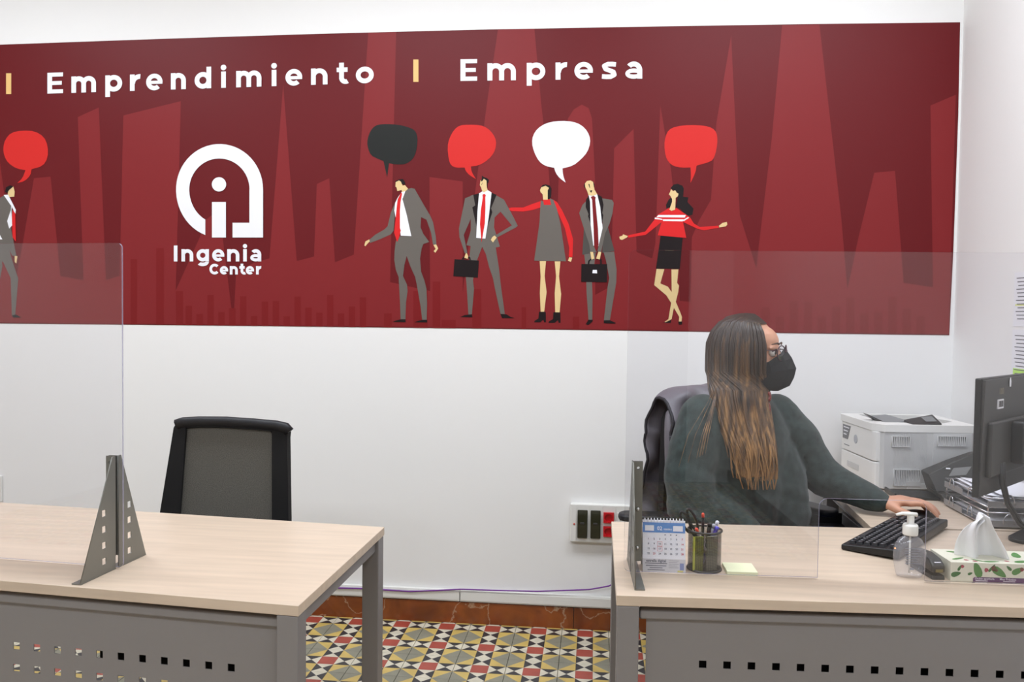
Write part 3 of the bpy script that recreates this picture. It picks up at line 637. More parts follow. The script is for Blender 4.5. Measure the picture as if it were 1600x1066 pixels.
def bracket(label, p, d, side):
    """p: foot of the pane edge on the desk; d: along the pane; side=+1/-1: flange direction along d"""
    t = thing('screen_bracket', label, 'bracket', (*p, TOP))
    d = Vector((*d, 0)).normalized(); n = Vector((-d.y, d.x, 0))       # n to the back
    for sgn in (-1, 1):
        w_ = .128 if sgn < 0 else .112
        lo = [[(.006, .003), (w_, .003), (.016, .276), (.006, .276)]]
        for k in range(4):
            z = .031 + .0385 * k; x = .047 - .004 * k * 0
            lo.append([(x - .007, z - .008), (x + .007, z - .008), (x + .007, z + .008), (x - .007, z + .008)])
        v = n * sgn
        m = Matrix(((v.x, 0, d.x, 0), (v.y, 0, d.y, 0), (0, 1, 0, 0), (0, 0, 0, 1)))
        plate('front_wing' if sgn < 0 else 'back_wing', lo, .0025, BRKT, m, t)
        f = MB(); c = [v * .006 - d * .002 * side, v * w_ - d * .002 * side, v * w_ + d * .022 * side, v * .006 + d * .022 * side]
        f.hexa([q + Vector((0, 0, .0005)) for q in c] + [q + Vector((0, 0, .003)) for q in c]); f.build('foot', BRKT, t)
        fd = d * side; fm = Matrix(((fd.x, 0, v.x, v.x * .00475), (fd.y, 0, v.y, v.y * .00475), (0, 1, 0, 0), (0, 0, 0, 1)))
        plate('flange', [[(0, .031), (.024, .031), (.024, .276), (0, .276)], [(.013 + .004 * math.cos(2 * math.pi * k / 16), .26 + .004 * math.sin(2 * math.pi * k / 16)) for k in range(16)]], .0025, BRKT, fm, t)
        if sgn < 0:
            for z in (.065, .16):
                s = MB(); s.ball(v * .0075 + d * .013 * side + Vector((0, 0, z)), .005, 10); s.build('screw', ZINC, t, True)
bracket('triangular grey steel bracket holding the screen on the empty desk', (-1.131, -1.5935), (.9971, -.0756), -1)
bracket('grey steel bracket holding the notched screen beside the calendar', (.118, -1.4515), (.9994, .0356), 1)
# ------------------------------------------------------------------ office chairs
GMESH = mat('grey_chair_mesh', (92, 90, 84), .8, var=.25, vscale=420, bump=.3, bscale=900)
def office_chair(label, loc, rz, dz, arms, outline, inner, backy):
    t = thing('office_chair', label, 'chair', loc, rz)
    b = MB()
    b.lathe([(.028, .09), (.028, .2), (.022, .2), (.022, .40 + dz)], n=16); b.build('gas_column', CHROME, t, True)
    for k in range(5):
        a = 2 * math.pi * k / 5 + .3; q = MB(); q.tube([(0, 0, .1), (.12 * math.cos(a), .12 * math.sin(a), .095), (.3 * math.cos(a), .3 * math.sin(a), .075)], [.028, .024, .016], 8)
        l = q.build('base_leg', BLACK, t, True); c = MB(); m = Matrix.Rotation(a, 4, 'Z') @ Matrix.Rotation(math.pi / 2, 4, 'X')
        for s in (-.018, .018): c.lathe([(.02, -.01), (.028, -.006), (.028, .006), (.02, .01)], Vector((.3 * math.cos(a), .3 * math.sin(a), .0285)) + Matrix.Rotation(a, 3, 'Z') @ Vector((0, s, 0)), 16, mtx=m)
        c.build('castor', BLACK, l, True)
    b = MB(); b.prism(rrect(-.24, -.25, .24, .22, .07), .41 + dz, .48 + dz); b.build('seat', BLACKF, t, bevel=.025, seg=3)
    b = MB(); b.tube([(0, .1, .39 + dz), (0, .25, .39 + dz), (0, backy + .05, .5 + dz), (0, backy + .04, .72 + dz)], [.03, .03, .025, .02], 8); b.build('back_post', BLACK, t, True)
    m = Matrix(((1, 0, 0, 0), (0, 0, -1, backy), (0, 1, 0, 0), (0, 0, 0, 1)))
    bf = plate('backrest_frame', [outline, inner], .03, BLACKF, m, t)
    bv = bf.modifiers.new('bevel', 'BEVEL'); bv.width = .008; bv.segments = 2; bv.limit_method = 'ANGLE'
    plate('backrest_mesh', [[(x * 1.004, z) for x, z in inner]], .008, GMESH, m, t)
    zs = sorted(outline, key=lambda p: -p[1])
    tops = sorted([p for p in outline if p[1] > zs[0][1] - .03], key=lambda p: p[0])
    q = MB(); q.tube([(x, backy - .006, z - .012) for x, z in tops], .017, 10, ry=.026); q.build('top_rail', RAILM, t, True)
    if arms:
        for s, py, ang in ((-1, .13, -35), (1, .02, 0)):
            a = MB(); a.tube([(s * .2, 0, .43 + dz), (s * .28, .02, .44 + dz), (s * .29, py * .8, .56 + dz), (s * .295, py, .655 + dz)], .018, 8); ar = a.build('armrest_post', BLACK, t, True)
            a = MB(); a.prism(rrect(-.04, -.13, .04, .13, .038), .655 + dz, .68 + dz, Matrix.Translation((s * .295, py, 0)) @ Matrix.Rotation(math.radians(-90 - 35 if ang else 0), 4, 'Z')); a.build('armrest_pad', RAILM, ar, bevel=.01)
    return t
# empty chair: backrest seen over the desk
ocx, ocy = -1.245, -.98
ou = [(-.245, .5), (-.25, .56), (-.242, .65), (-.19, .955), (-.178, .976), (-.155, .984), (-.10, .988), (0, .990), (.1, .986), (.18, .981), (.212, .975), (.222, .962), (.222, .945), (.220, .93), (.225, .65), (.225, .5)]
inn = [(-.178, .52), (-.169, .65), (-.145, .957), (-.05, .962), (.03, .960), (.165, .952), (.166, .65), (.166, .52)]
office_chair('empty black office chair with a grey mesh back, behind the empty desk', (ocx, ocy, 0), 0, -.02, False, ou, inn, .23)
ou2 = [(-.19, .56), (-.2, .66), (-.19, 1.0), (-.17, 1.04), (-.1, 1.06), (.1, 1.06), (.17, 1.04), (.19, 1.0), (.2, .66), (.19, .56)]
inn2 = [(-.15, .6), (-.145, 1.0), (.145, 1.0), (.15, .6)]
CH2 = (.555, -.635); CHR = math.radians(34.7)
office_chair('black office chair under the grey jacket, occupied by the seated woman', (*CH2, 0), CHR, .02, True, ou2, inn2, .23)
# jacket draped over that chair's back
def jacket():
    JM = mat('grey_jacket_nylon', (112, 108, 114), .5, var=.08, vscale=4, bump=.25, bscale=25)
    t = thing('jacket', 'grey padded jacket draped over the occupied chair', 'jacket', (*CH2, .6), CHR)
    v = []; f = []; NU, NV = 44, 46
    prof = []    # path over the backrest: front hem -> top -> back hem   (y, z) relative to backy
    for k in range(NV + 1):
        s = k / NV
        if s < .42: q = s / .42; prof.append((-.045 - .03 * (1 - q), .04 + q * .42, q))
        elif s < .58: a = (s - .42) / .16 * math.pi; prof.append((-.045 * math.cos(a), .46 + .055 * math.sin(a), 1))
        else: q = (s - .58) / .42; prof.append((.045 + .03 * q, .46 - q * .45, 1 - q))
    for k, (y, z, q) in enumerate(prof):
        for j in range(NU + 1):
            u = j / NU * 2 - 1
            hw = .225 - .012 * q + .005 * math.sin(z * 21)
            x = u * hw
            sag = -.035 * (abs(u) ** 3) * (1 if q > .8 else .5)
            nz = noise.noise(Vector((x * 7, z * 4 + y * 9, 3.1))) * .02 + noise.noise(Vector((x * 18 + z * 9, z * 8, y * 20))) * .010
            fold = .012 * math.sin(x * 46 + z * 7) * (1 - q) + .011 * math.sin((x - z * .6) * 38) + .006 * math.sin(z * 60 + x * 25)
            d = -1 if y < 0 else 1
            v.append((x, .23 + y + d * (.012 + nz + fold), z + sag + nz * .3))
    n = NU + 1
    for k in range(NV):
        for j in range(NU): f.append((k * n + j, k * n + j + 1, (k + 1) * n + j + 1, (k + 1) * n + j))
    me = bpy.data.meshes.new('jacket_body'); me.from_pydata(v, [], f); me.materials.append(JM); me.polygons.foreach_set('use_smooth', [True] * len(f))
    o = bpy.data.objects.new('jacket_body', me); COL.objects.link(o); o.parent = t
    so = o.modifiers.new('solid', 'SOLIDIFY'); so.thickness = .012; so.offset = 0
    ss = o.modifiers.new('sub', 'SUBSURF'); ss.levels = 1; ss.render_levels = 1
    for u in (0, NU):        # dark piping down the two open edges
        b = MB(); b.tube([v[k * n + u] for k in range(NV + 1)], .006, 6); b.build('edge_piping', mat('jacket_piping', (42, 40, 46), .6), t, True)
    for s in (-1, 1):
        b = MB(); pts = [(s * .19, .2, .44), (s * .205, .185, .40), (s * .205, .175, .30), (s * .20, .165, .16), (s * .19, .16, .04)]
        pts = [Vector(p) + Vector((noise.noise(Vector(p) * 9), noise.noise(Vector(p) * 9 + Vector((5, 0, 0))), 0)) * .012 for p in pts]
        b.tube(pts, [.02, .03, .036, .034, .03], 14, ry=[.014, .02, .024, .022, .02]); q = b.build('sleeve', JM, t, True)
        q.modifiers.new('sub', 'SUBSURF').render_levels = 2
jacket()
# ------------------------------------------------------------------ the seated woman
def person():
    SKIN = mat('skin', (206, 152, 124), .5, var=.03, vscale=30)
    root_loc = Vector((.49, -.69, 0)); inv = Matrix.Translation(-root_loc)
    F = Vector((.57, -.82, 0)).normalized(); Rr = Vector((-.82, -.57, 0)).normalized()      # chest direction, her right
    HF = Vector((math.cos(math.radians(-24)), math.sin(math.radians(-24)), 0)); HR = Vector((HF.y, -HF.x, 0)); UP = Vector((0, 0, 1))
    HC = Vector((.521, -.75, 1.250))
    def head(f, r, u): return HC + HF * f + HR * r + UP * u
    HM = Matrix((HF, HR, UP)).transposed().to_4x4()
    def torso(b, rows):
        i0 = len(b.v); n = 28
        for c, z, rx, ry in rows:
            for k in range(n):
                a = 2 * math.pi * k / n; b.v.append(Vector((c[0], c[1], z)) + Rr * (rx * math.cos(a)) + F * (ry * math.sin(a)))
        for j in range(len(rows) - 1):
            for k in range(n): b.f.append((i0 + j * n + k, i0 + j * n + (k + 1) % n, i0 + (j + 1) * n + (k + 1) % n, i0 + (j + 1) * n + k)); b.m.append(0)
        b.f.append(tuple(i0 + k for k in range(n - 1, -1, -1))); b.m.append(0); b.f.append(tuple(i0 + (len(rows) - 1) * n + k for k in range(n))); b.m.append(0)
    def limb(b, pts, rs, n=14):
        # resample smoothly
        P = [Vector(p) for p in pts]; out = []; ro = []
        for i in range(len(P) - 1):
            p0, p1, p2, p3 = P[max(i - 1, 0)], P[i], P[i + 1], P[min(i + 2, len(P) - 1)]
            for k in range(6):
                t = k / 6; out.append(.5 * (2 * p1 + (p2 - p0) * t + (2 * p0 - 5 * p1 + 4 * p2 - p3) * t * t + (3 * p1 - p0 - 3 * p2 + p3) * t ** 3)); ro.append(rs[i] * (1 - t) + rs[i + 1] * t)
        out.append(P[-1]); ro.append(rs[-1])
        b.tube(out, ro, n); b.ball(out[0], ro[0] * .98, 12); b.ball(out[-1], ro[-1] * .98, 12)
    # --- skeleton points
    shR, elR, wrR = Vector((.352, -.80, 1.03)), Vector((.338, -.845, .782)), Vector((.50, -.868, .69))
    shL, elL, wrL = Vector((.66, -.60, 1.02)), Vector((.792, -.60, .845)), Vector((.950, -.748, .774))
    hipc = Vector((.46, -.645, 0))
    body = MB()
    body.ball(head(-.012, 0, .022), (.093, .074, .098), 24, mtx=HM)            # skull
    body.ball(head(.038, 0, -.035), (.058, .056, .078), 20, mtx=HM)            # face
    body.ball(head(.030, 0, .036), (.062, .060, .056), 18, mtx=HM)             # forehead
    body.ball(head(.062, 0, -.088), (.026, .03, .024), 14, mtx=HM)             # chin
    body.tube([head(.085, 0, .012), head(.102, 0, -.022), head(.108, 0, -.036)], [.008, .011, .012], 10); body.ball(head(.106, 0, -.036), .013, 10)   # nose
    for s in (-1, 1): body.ball(head(-.01, .074 * s, -.01), (.018, .008, .03), 10, mtx=HM)   # ears
    body.ball(head(.076, .0, .018), (.018, .05, .012), 12, mtx=HM)              # brow ridge
    limb(body, [head(-.02, 0, -.05), head(-.028, 0, -.12), Vector((.505, -.695, 1.08))], [.055, .052, .06])
    rows = [(hipc, .50, .15, .11), (hipc, .62, .155, .11), ((.475, -.665), .78, .14, .095), ((.49, -.68), .93, .15, .1), ((.5, -.69), 1.02, .15, .085), ((.503, -.692), 1.07, .10, .06)]
    torso(body, rows)
    limb(body, [shR, elR, wrR], [.045, .038, .026]); limb(body, [shL, elL, wrL], [.045, .038, .026])
    # left hand resting on the mouse
    d = Vector((.985, -.17, 0)).normalized(); t_ = Vector((d.y, -d.x, 0))
    def hp(a, b_, z): return wrL + d * a + t_ * b_ + Vector((0, 0, z))
    body.tube([hp(-.01, 0, 0), hp(.025, .0, .006), hp(.055, 0, .012), hp(.082, -.002, .010), hp(.09, -.002, .008)], [.025, .03, .037, .038, .034], 14, up=t_, ry=[.021, .019, .017, .014, .011])
    for off, l, z1 in ((.028, .074, .004), (.009, .084, .006), (-.011, .078, .003), (-.029, .062, -.004)):
        limb(body, [hp(.075, off * .95, .009), hp(.088 + l * .28, off * 1.05, .010 + z1 * .4), hp(.088 + l * .62, off * 1.1, -.004 + z1), hp(.088 + l * .88, off * 1.12, -.026 + z1)], [.0105, .0095, .0088, .0068], 10)
    limb(body, [hp(.018, .022, -.002), hp(.042, .042, -.012), hp(.07, .048, -.02), hp(.088, .045, -.027)], [.015, .0125, .0105, .008], 10)
    # right hand lying in the lap
    d2 = (Vector((.62, -.88, .645)) - wrR).normalized(); t2 = Vector((d2.y, -d2.x, 0)).normalized()
    def hq(a, b_, z): return wrR + d2 * a + t2 * b_ + Vector((0, 0, z))
    body.tube([hq(-.01, 0, 0), hq(.03, 0, .004), hq(.06, 0, .006), hq(.088, 0, .004)], [.025, .034, .038, .034], 12, up=t2, ry=[.02, .018, .015, .011])
    for off, l in ((.028, .07), (.009, .08), (-.011, .075), (-.029, .06)):
        limb(body, [hq(.075, off, .003), hq(.085 + l * .4, off * 1.05, 0), hq(.085 + l * .9, off * 1.1, -.012)], [.0105, .009, .007], 10)
    limb(body, [hq(.018, -.022, 0), hq(.05, -.046, -.004), hq(.08, -.05, -.01)], [.014, .012, .008], 10)
    # legs and feet
    LEG = []
    for s in (-1, 1):
        hip = hipc + Rr * (.095 * s) + Vector((0, 0, .56)); kn = hip + F * .40 + Rr * (.015 * s) + Vector((0, 0, .0)); an = Vector((kn.x, kn.y, .1)) - F * .04; toe = an + F * .13 - Vector((0, 0, .055))
        LEG.append((hip, kn, an, toe)); limb(body, [hip, kn, (kn + an) / 2 - F * .01, an], [.07, .05, .05, .036]); limb(body, [an - Vector((0, 0, .03)), an + F * .06 - Vector((0, 0, .05)), toe], [.034, .03, .022])
    root = voxel(body, 'person', SKIN, .0042, 3, inv=inv); root.location = root_loc
    tag(root, 'woman with long brown hair in a black face mask and green sweater at the desk', 'person')
    def part(b, name, m, smooth=True, bevel=0):
        b.v = [inv @ p for p in b.v]; return b.build(name, m, root, smooth, bevel)
    # --- clothes
    SW = mat('green_wool', (48, 59, 57), .97, var=.22, vscale=40, bump=.4, bscale=520, sheen=.15)
    sw = MB()
    torso(sw, [(hipc, .56, .20, .135), (hipc + F * .02, .66, .21, .17), ((.482, -.678), .78, .205, .165), ((.49, -.685), .9, .20, .145), ((.498, -.69), .99, .195, .13), ((.503, -.692), 1.045, .165, .105), ((.506, -.694), 1.085, .115, .085), ((.508, -.698), 1.112, .078, .072)])
    limb(sw, [shR + Rr * -.02 + UP * .01, (shR + elR) / 2 + Rr * .012, elR + UP * -.01 + Rr * .006, (elR + wrR) / 2, wrR], [.074, .08, .078, .068, .05])
    limb(sw, [shL + Rr * .02 + UP * .01, (shL + elL) / 2, elL - UP * .008, (elL + wrL) / 2 - UP * .005, wrL - (wrL - elL).normalized() * .012], [.074, .072, .064, .052, .036])
    limb(sw, [(.585, -.63, .97), (.625, -.655, .84), (.64, -.665, .72), (.62, -.66, .60)], [.08, .095, .105, .10])
    so = voxel(sw, 'sweater', SW, .009, 6, root, .6, inv)
    tx = so.data
    for vt in tx.vertices:
        p = vt.co; vt.co = p + vt.normal * (.007 * noise.noise(p * 12) + .011 * noise.noise(Vector((p.x * 6 + p.z * 6, p.y * 6, p.z * 22 + p.x * 8))) * min(1, max(.15, (1.0 - p.z) * 5)) + .004)
    tr = MB()
    for hip, kn, an, toe in LEG: limb(tr, [hip, kn, (kn + an) / 2 - F * .01, an + UP * .02], [.088, .066, .062, .052])
    tr.ball(hipc + UP * .57, (.19, .19, .1), 18)
    voxel(tr, 'trousers', mat('dark_denim', (34, 38, 52), .85, bump=.2, bscale=500), .011, 4, root, .5, inv)
    for hip, kn, an, toe in LEG:
        s = MB(); limb(s, [an - UP * .055, an + F * .07 - UP * .06, toe - UP * .004], [.042, .04, .034]); o = voxel(s, 'shoe', BLACK, .008, 2, root, .5, inv)
        for vt in o.data.vertices: vt.co.z = max(vt.co.z, .002)
    # --- face mask
    MK = mat('black_mask', (13, 14, 18), .75, bump=.1, bscale=600)
    rcol = (0, .026, .054, .074)
    prof = [((.108, .018), (.102, .002), (.072, -.024), (.022, -.040)), ((.130, -.012), (.116, -.020), (.078, -.040), (.020, -.054)), ((.144, -.044), (.124, -.047), (.082, -.056), (.020, -.066)),
            ((.138, -.072), (.118, -.074), (.078, -.077), (.020, -.082)), ((.126, -.098), (.107, -.098), (.070, -.096), (.020, -.096)), ((.092, -.116), (.082, -.115), (.058, -.112), (.024, -.106))]
    b = MB(); n = 7
    for row in prof:
        full = [(row[k], -rcol[k]) for k in (3, 2, 1)] + [(row[k], rcol[k]) for k in range(4)]
        for (f_, u_), r_ in full: b.v.append(head(f_, r_, u_))
    for j in range(len(prof) - 1):
        for k in range(n - 1): b.f.append((j * n + k, j * n + k + 1, (j + 1) * n + k + 1, (j + 1) * n + k)); b.m.append(0)
    mo = part(b, 'face_mask', MK, False); q = mo.modifiers.new('s', 'SOLIDIFY'); q.thickness = .003; q.offset = 1
    for s in (-1, 1):
        b = MB(); b.tube([head(.022, .076 * s, -.05), head(.0, .081 * s, -.02), head(-.02, .084 * s, .012), head(-.026, .083 * s, -.01), head(.0, .08 * s, -.06), head(.022, .075 * s, -.10)], .0018, 6); part(b, 'ear_loop', MK)
        c = head(.078, .031 * s, .004)
        b = MB(); b.ball(c, .0125, 14); part(b, 'eyeball', mat('eye_white', (226, 220, 214), .3))
        b = MB(); b.ball(c + HF * .0085 + HR * (.002 * s), .0062, 10); part(b, 'iris', mat('brown_iris', (46, 30, 22), .2))
        b = MB(); b.tube([head(.0875, .017 * s, .009), head(.0905, .03 * s, .0145), head(.082, .047 * s, .010)], .0022, 6); part(b, 'eyelash', mat('lash', (40, 28, 26), .8))
        b = MB(); b.tube([head(.096, .014 * s, .030), head(.094, .03 * s, .035), head(.080, .05 * s, .031)], [.0022, .003, .0015], 6); part(b, 'eyebrow', mat('brow_hair', (84, 62, 48), .9))
    GM = mat('plum_spectacle_frame', (62, 30, 40), .3)
    b = MB(); ls = MB()
    for s in (-1, 1):
        pts = []
        for k in range(24):
            a = 2 * math.pi * k / 24; pts.append(head(.114 - .014 * abs(math.cos(a) * .5 + .5), s * (.034 + .025 * math.cos(a)), .004 + .0235 * math.sin(a)))
        b.tube(pts, .0019, 6, closed=True); ls.quad([p for p in pts])
        b.tube([head(.100, .059 * s, .012), head(.05, .073 * s, .014), head(.0, .079 * s, .012), head(-.02, .08 * s, .0)], .0016, 6)
    b.tube([head(.114, -.009, .006), head(.118, 0, .011), head(.114, .009, .006)], .0018, 6)
    g = part(b, 'glasses', GM); ls.v = [inv @ p for p in ls.v]; ls.build('lens', LENS, g)
    # spectacle chain of red beads
    b = MB(); 
    for k in range(16):
        t = k / 15; b.ball(head(.075 + .004 * math.sin(k), .05 + .012 * t, -.125 - .085 * t), .0055 + .002 * (k % 3 == 0), 8)
    part(b, 'bead_chain', mat('red_bead', (120, 44, 36), .3))
    # --- hair
    HMt = bpy.data.materials.new('brown_ombre_hair'); HMt.use_nodes = True; nt = HMt.node_tree; bs = nt.nodes['Principled BSDF']; bs.inputs['Roughness'].default_value = .4
    tc = nt.nodes.new('ShaderNodeTexCoord'); sp = nt.nodes.new('ShaderNodeSeparateXYZ'); nt.links.new(tc.outputs['Object'], sp.inputs[0])
    nz = nt.nodes.new('ShaderNodeTexNoise'); nz.inputs['Scale'].default_value = 1; nz.inputs['Detail'].default_value = 3; mp = nt.nodes.new('ShaderNodeMapping'); mp.inputs['Scale'].default_value = (75, 75, 3)
    nt.links.new(tc.outputs['Object'], mp.inputs[0]); nt.links.new(mp.outputs[0], nz.inputs[0])
    mr = nt.nodes.new('ShaderNodeMapRange'); mr.inputs[1].default_value = 1.32; mr.inputs[2].default_value = .86; nt.links.new(sp.outputs[2], mr.inputs[0])
    ma = nt.nodes.new('ShaderNodeMath'); ma.operation = 'MULTIPLY_ADD'; nt.links.new(nz.outputs[0], ma.inputs[0]); ma.inputs[1].default_value = 2.0; 
    m2 = nt.nodes.new('ShaderNodeMath'); m2.operation = 'SUBTRACT'; nt.links.new(mr.outputs[0], m2.inputs[0]); m2.inputs[1].default_value = 1.08; nt.links.new(m2.outputs[0], ma.inputs[2])
    rp = nt.nodes.new('ShaderNodeValToRGB'); nt.links.new(ma.outputs[0], rp.inputs[0]); e = rp.color_ramp.elements
    e[0].position = .05; e[0].color = rgb((54, 43, 37)); e[1].position = .95; e[1].color = rgb((168, 128, 82)); e_ = e.new(.5); e_.color = rgb((102, 76, 52))
    nt.links.new(rp.outputs[0], bs.inputs['Base Color'])
    def ring(z):      # near-side hanging mass: centre, rx, ry (world x/y)
        tab = [(1.36, .492, -.75, .10, .085), (1.26, .482, -.755, .105, .098), (1.16, .482, -.77, .092, .085), (1.10, .484, -.80, .082, .07), (1.03, .496, -.835, .078, .05), (.96, .513, -.862, .066, .046), (.90, .521, -.868, .062, .042), (.845, .526, -.87, .056, .036), (.80, .528, -.87, .05, .03)]
        for a, c in zip(tab, tab[1:]):
            if a[0] >= z >= c[0]:
                t = (a[0] - z) / (a[0] - c[0]); return [a[i] * (1 - t) + c[i] * t for i in range(1, 5)]
        return list(tab[-1][1:])
    cap = MB(); cap.ball(head(-.022, 0, .024), (.099, .079, .098), 26, mtx=HM); cap.ball(head(-.045, 0, -.03), (.068, .074, .11), 22, mtx=HM)
    pts = [Vector((*ring(z)[:2], z)) for z in (1.2, 1.14, 1.08, 1.03, .98, .92, .87)]
    cap.tube(pts, [ring(p.z)[2] * .8 for p in pts], 20, up=(1, 0, 0), ry=[ring(p.z)[3] * .72 for p in pts])
    cap.tube([head(-.05, -.03, 0), head(-.06, -.04, -.1), head(-.06, -.05, -.17)], [.05, .045, .03], 16)
    hair = voxel(cap, 'hair', HMt, .007, 4, root, .5, inv)
    b = MB(); rnd = random.Random(5)
    for k in range(84):
        th0 = (k + rnd.uniform(0, 1)) / 84; lay0 = rnd.choice((.98, 1.0, 1.03, 1.06)); ph = rnd.uniform(0, 6.28); amp = rnd.uniform(.005, .013); zend0 = rnd.uniform(.82, .90) + (.04 if th0 < .15 or th0 > .92 else 0); wl = rnd.uniform(17, 27)
        for q in range(11):
            th = min(1, max(0, th0 + rnd.uniform(-.016, .016))); layer = lay0 + rnd.uniform(-.03, .03); z0 = zend0 + rnd.uniform(-.018, .03)
            ab = math.radians(th * 147 - 6)                        # angle from the back of the head towards her right temple
            pts = [head(-.075 + .128 * th, rnd.uniform(0, .008), .116 + .012 * math.sin(math.pi * th) - .020 * max(0, th - .7) / .3)]
            for uu in (.098, .07, .03, -.015, -.06):
                wdt = math.sqrt(max(.08, 1 - ((uu - .012) / .115) ** 2)) if uu > .012 else 1
                pts.append(head(-.02 - .106 * math.cos(ab) * wdt * layer, .091 * math.sin(max(ab, .02)) ** .6 * wdt * layer, uu))
            z = 1.135
            while z > z0:
                cx, cy, rx, ry = ring(z); g = min(1, max(0, (1.1 - z) / .2)); tt = th * (1 - .75 * g) + th0 * .75 * g; phi0 = math.radians(178 + 186 * tt)
                wv = amp * math.sin(z * wl + ph) * g
                pts.append(Vector((cx + (rx * layer) * math.cos(phi0) + wv, cy + (ry * layer + wv * .6) * math.sin(phi0), z))); z -= .03
            kk = len(pts); r0 = rnd.uniform(.0016, .0036)
            b.tube(pts, [r0 * (.55 if j == 0 else 1) * (1 - .85 * max(0, (j - kk + 6) / 5)) for j in range(kk)], 5)
    for k in range(8):          # loose strands behind the shoulder
        a = rnd.uniform(0, 1); x = .40 - .03 * a
        pts = [Vector((.415, -.80, 1.16)), Vector((x, -.865, 1.09)), Vector((x - .02 - .04 * a, -.905, 1.0)), Vector((x - .03 - .06 * a, -.925, .95 - .05 * a))]
        b.tube(pts, [.0014, .0012, .001, .0005], 4)
    hl = part(b, 'hair_lock', HMt)
    hl.parent = hair
person()
# ------------------------------------------------------------------ things on the occupied desk
def keyboard():
    t = thing('keyboard', 'black computer keyboard set at an angle on the desk', 'keyboard', (.893, -1.035, TOP), math.radians(53.3))
    b = MB(); Lk, Wk = .455, .15
    b.hexa([(-Lk / 2, -Wk / 2, .006), (Lk / 2, -Wk / 2, .006), (Lk / 2, Wk / 2, .001), (-Lk / 2, Wk / 2, .001), (-Lk / 2, -Wk / 2, .030), (Lk / 2, -Wk / 2, .030), (Lk / 2, Wk / 2, .016), (-Lk / 2, Wk / 2, .016)])
    b.build('case', BLACK, t, bevel=.004)
    KM = mat('black_keycap', (30, 30, 34), .4)
    key = MB(); key.hexa([(-.008, -.008, 0), (.008, -.008, 0), (.008, .008, 0), (-.008, .008, 0), (-.0062, -.0062, .007), (.0062, -.0062, .007), (.0062, .0062, .007), (-.0062, .0062, .007)]); km = key.mesh('key', [KM])
    leg = MB(); leg.quad([(-.0035, -.001, .0073), (.0005, -.001, .0073), (.0005, .0035, .0073), (-.0035, .0035, .0073)]); lm = leg.mesh('key_legend', [mat('legend_grey', (170, 172, 180), .6)])
    sl = math.atan2(-.014, Wk)
    rows = [(-.052, [(-.2 + .0195 * k, 1) for k in range(21) if k not in (1, 6, 11, 15)])] + [(-.026 + .0195 * r, [(-.2 + .0195 * k, 1) for k in range(21) if k != 14 + (r > 2) * 3]) for r in range(4)]
    rows.append((.052, [(-.2, 1), (-.176, 1), (-.152, 1), (-.083, 6), (-.012, 1), (.012, 1), (.036, 1), (.073, 1), (.0925, 1), (.112, 1), (.151, 2), (.19, 1)]))
    for y, ks in rows:
        z = .023 - (y) * .0933 + .0
        for x, wd in ks:
            o = bpy.data.objects.new('key', km); COL.objects.link(o); o.parent = t; o.location = (x, y, z); o.rotation_euler = (sl, 0, 0); o.scale = (wd, 1, 1)
            if wd == 1:
                q = bpy.data.objects.new('key_legend', lm); COL.objects.link(q); q.parent = o
    q = MB(); q.ball((-.212, -.06, .029), .0025, 8); q.build('indicator_light', mat('orange_led', (255, 160, 90), .3, emit=2), t)
keyboard()
def mouse():
    t = thing('computer_mouse', 'black computer mouse under the hand of the woman', 'mouse', (1.055, -.757, TOP + .0005), math.radians(-10))
    b = MB(); b.ball((0, 0, .004), (.054, .029, .019), 20); b.v = [Vector((p.x, p.y, max(0, p.z))) for p in b.v]; b.build('shell', BLACK, t, True)
    b = MB(); b.lathe([(.006, -.003), (.006, .003)], (.03, 0, .0165), 12, mtx=Matrix.Rotation(math.pi / 2, 4, 'X')); b.build('wheel', DARKP, t)
mouse()
def bottle():
    t = thing('sanitizer_bottle', 'clear hand sanitizer bottle with a white pump', 'bottle', (.797, -1.385, TOP))
    b = MB(); b.lathe([(.022, .0), (.030, .003), (.033, .012), (.037, .035), (.039, .055), (.036, .078), (.027, .094), (.016, .101), (.013, .106)], n=32, sy=.6); b.build('bottle_body', GEL, t, True)
    b = MB(); b.lathe([(.017, .104), (.0178, .107), (.0178, .126), (.016, .130), (.008, .131), (.0085, .150), (.0085, .152)], n=24); c = b.build('pump_collar', WPLAS, t, True)
    b = MB(); b.tube([(.014, 0, .154), (-.005, 0, .1555), (-.02, 0, .156), (-.034, 0, .152)], [.0075, .008, .006, .0045], 12, ry=[.005, .005, .004, .003], up=(0, 1, 0)); b.build('pump_nozzle', WPLAS, c, True)
    b = MB(); b.tube([(0, 0, .01), (0, 0, .104)], .0022, 8); b.build('dip_tube', WPLAS, t, True)
    m = Matrix.Translation((0, -.0245, 0)) @ VERT
    b = MB()
    for k in range(7): z = .075 - .006 * k; b.box((-.02, -.0246, z), (.018 - .004 * (k % 3), -.0243, z + .0012))
    b.box((-.008, -.0248, .024), (.002, -.0244, .029)); b.box((.012, -.0244, .026), (.014, -.0240, .031)); b.build('label_print', mat('bottle_print', (150, 152, 162), .6), t)
bottle()
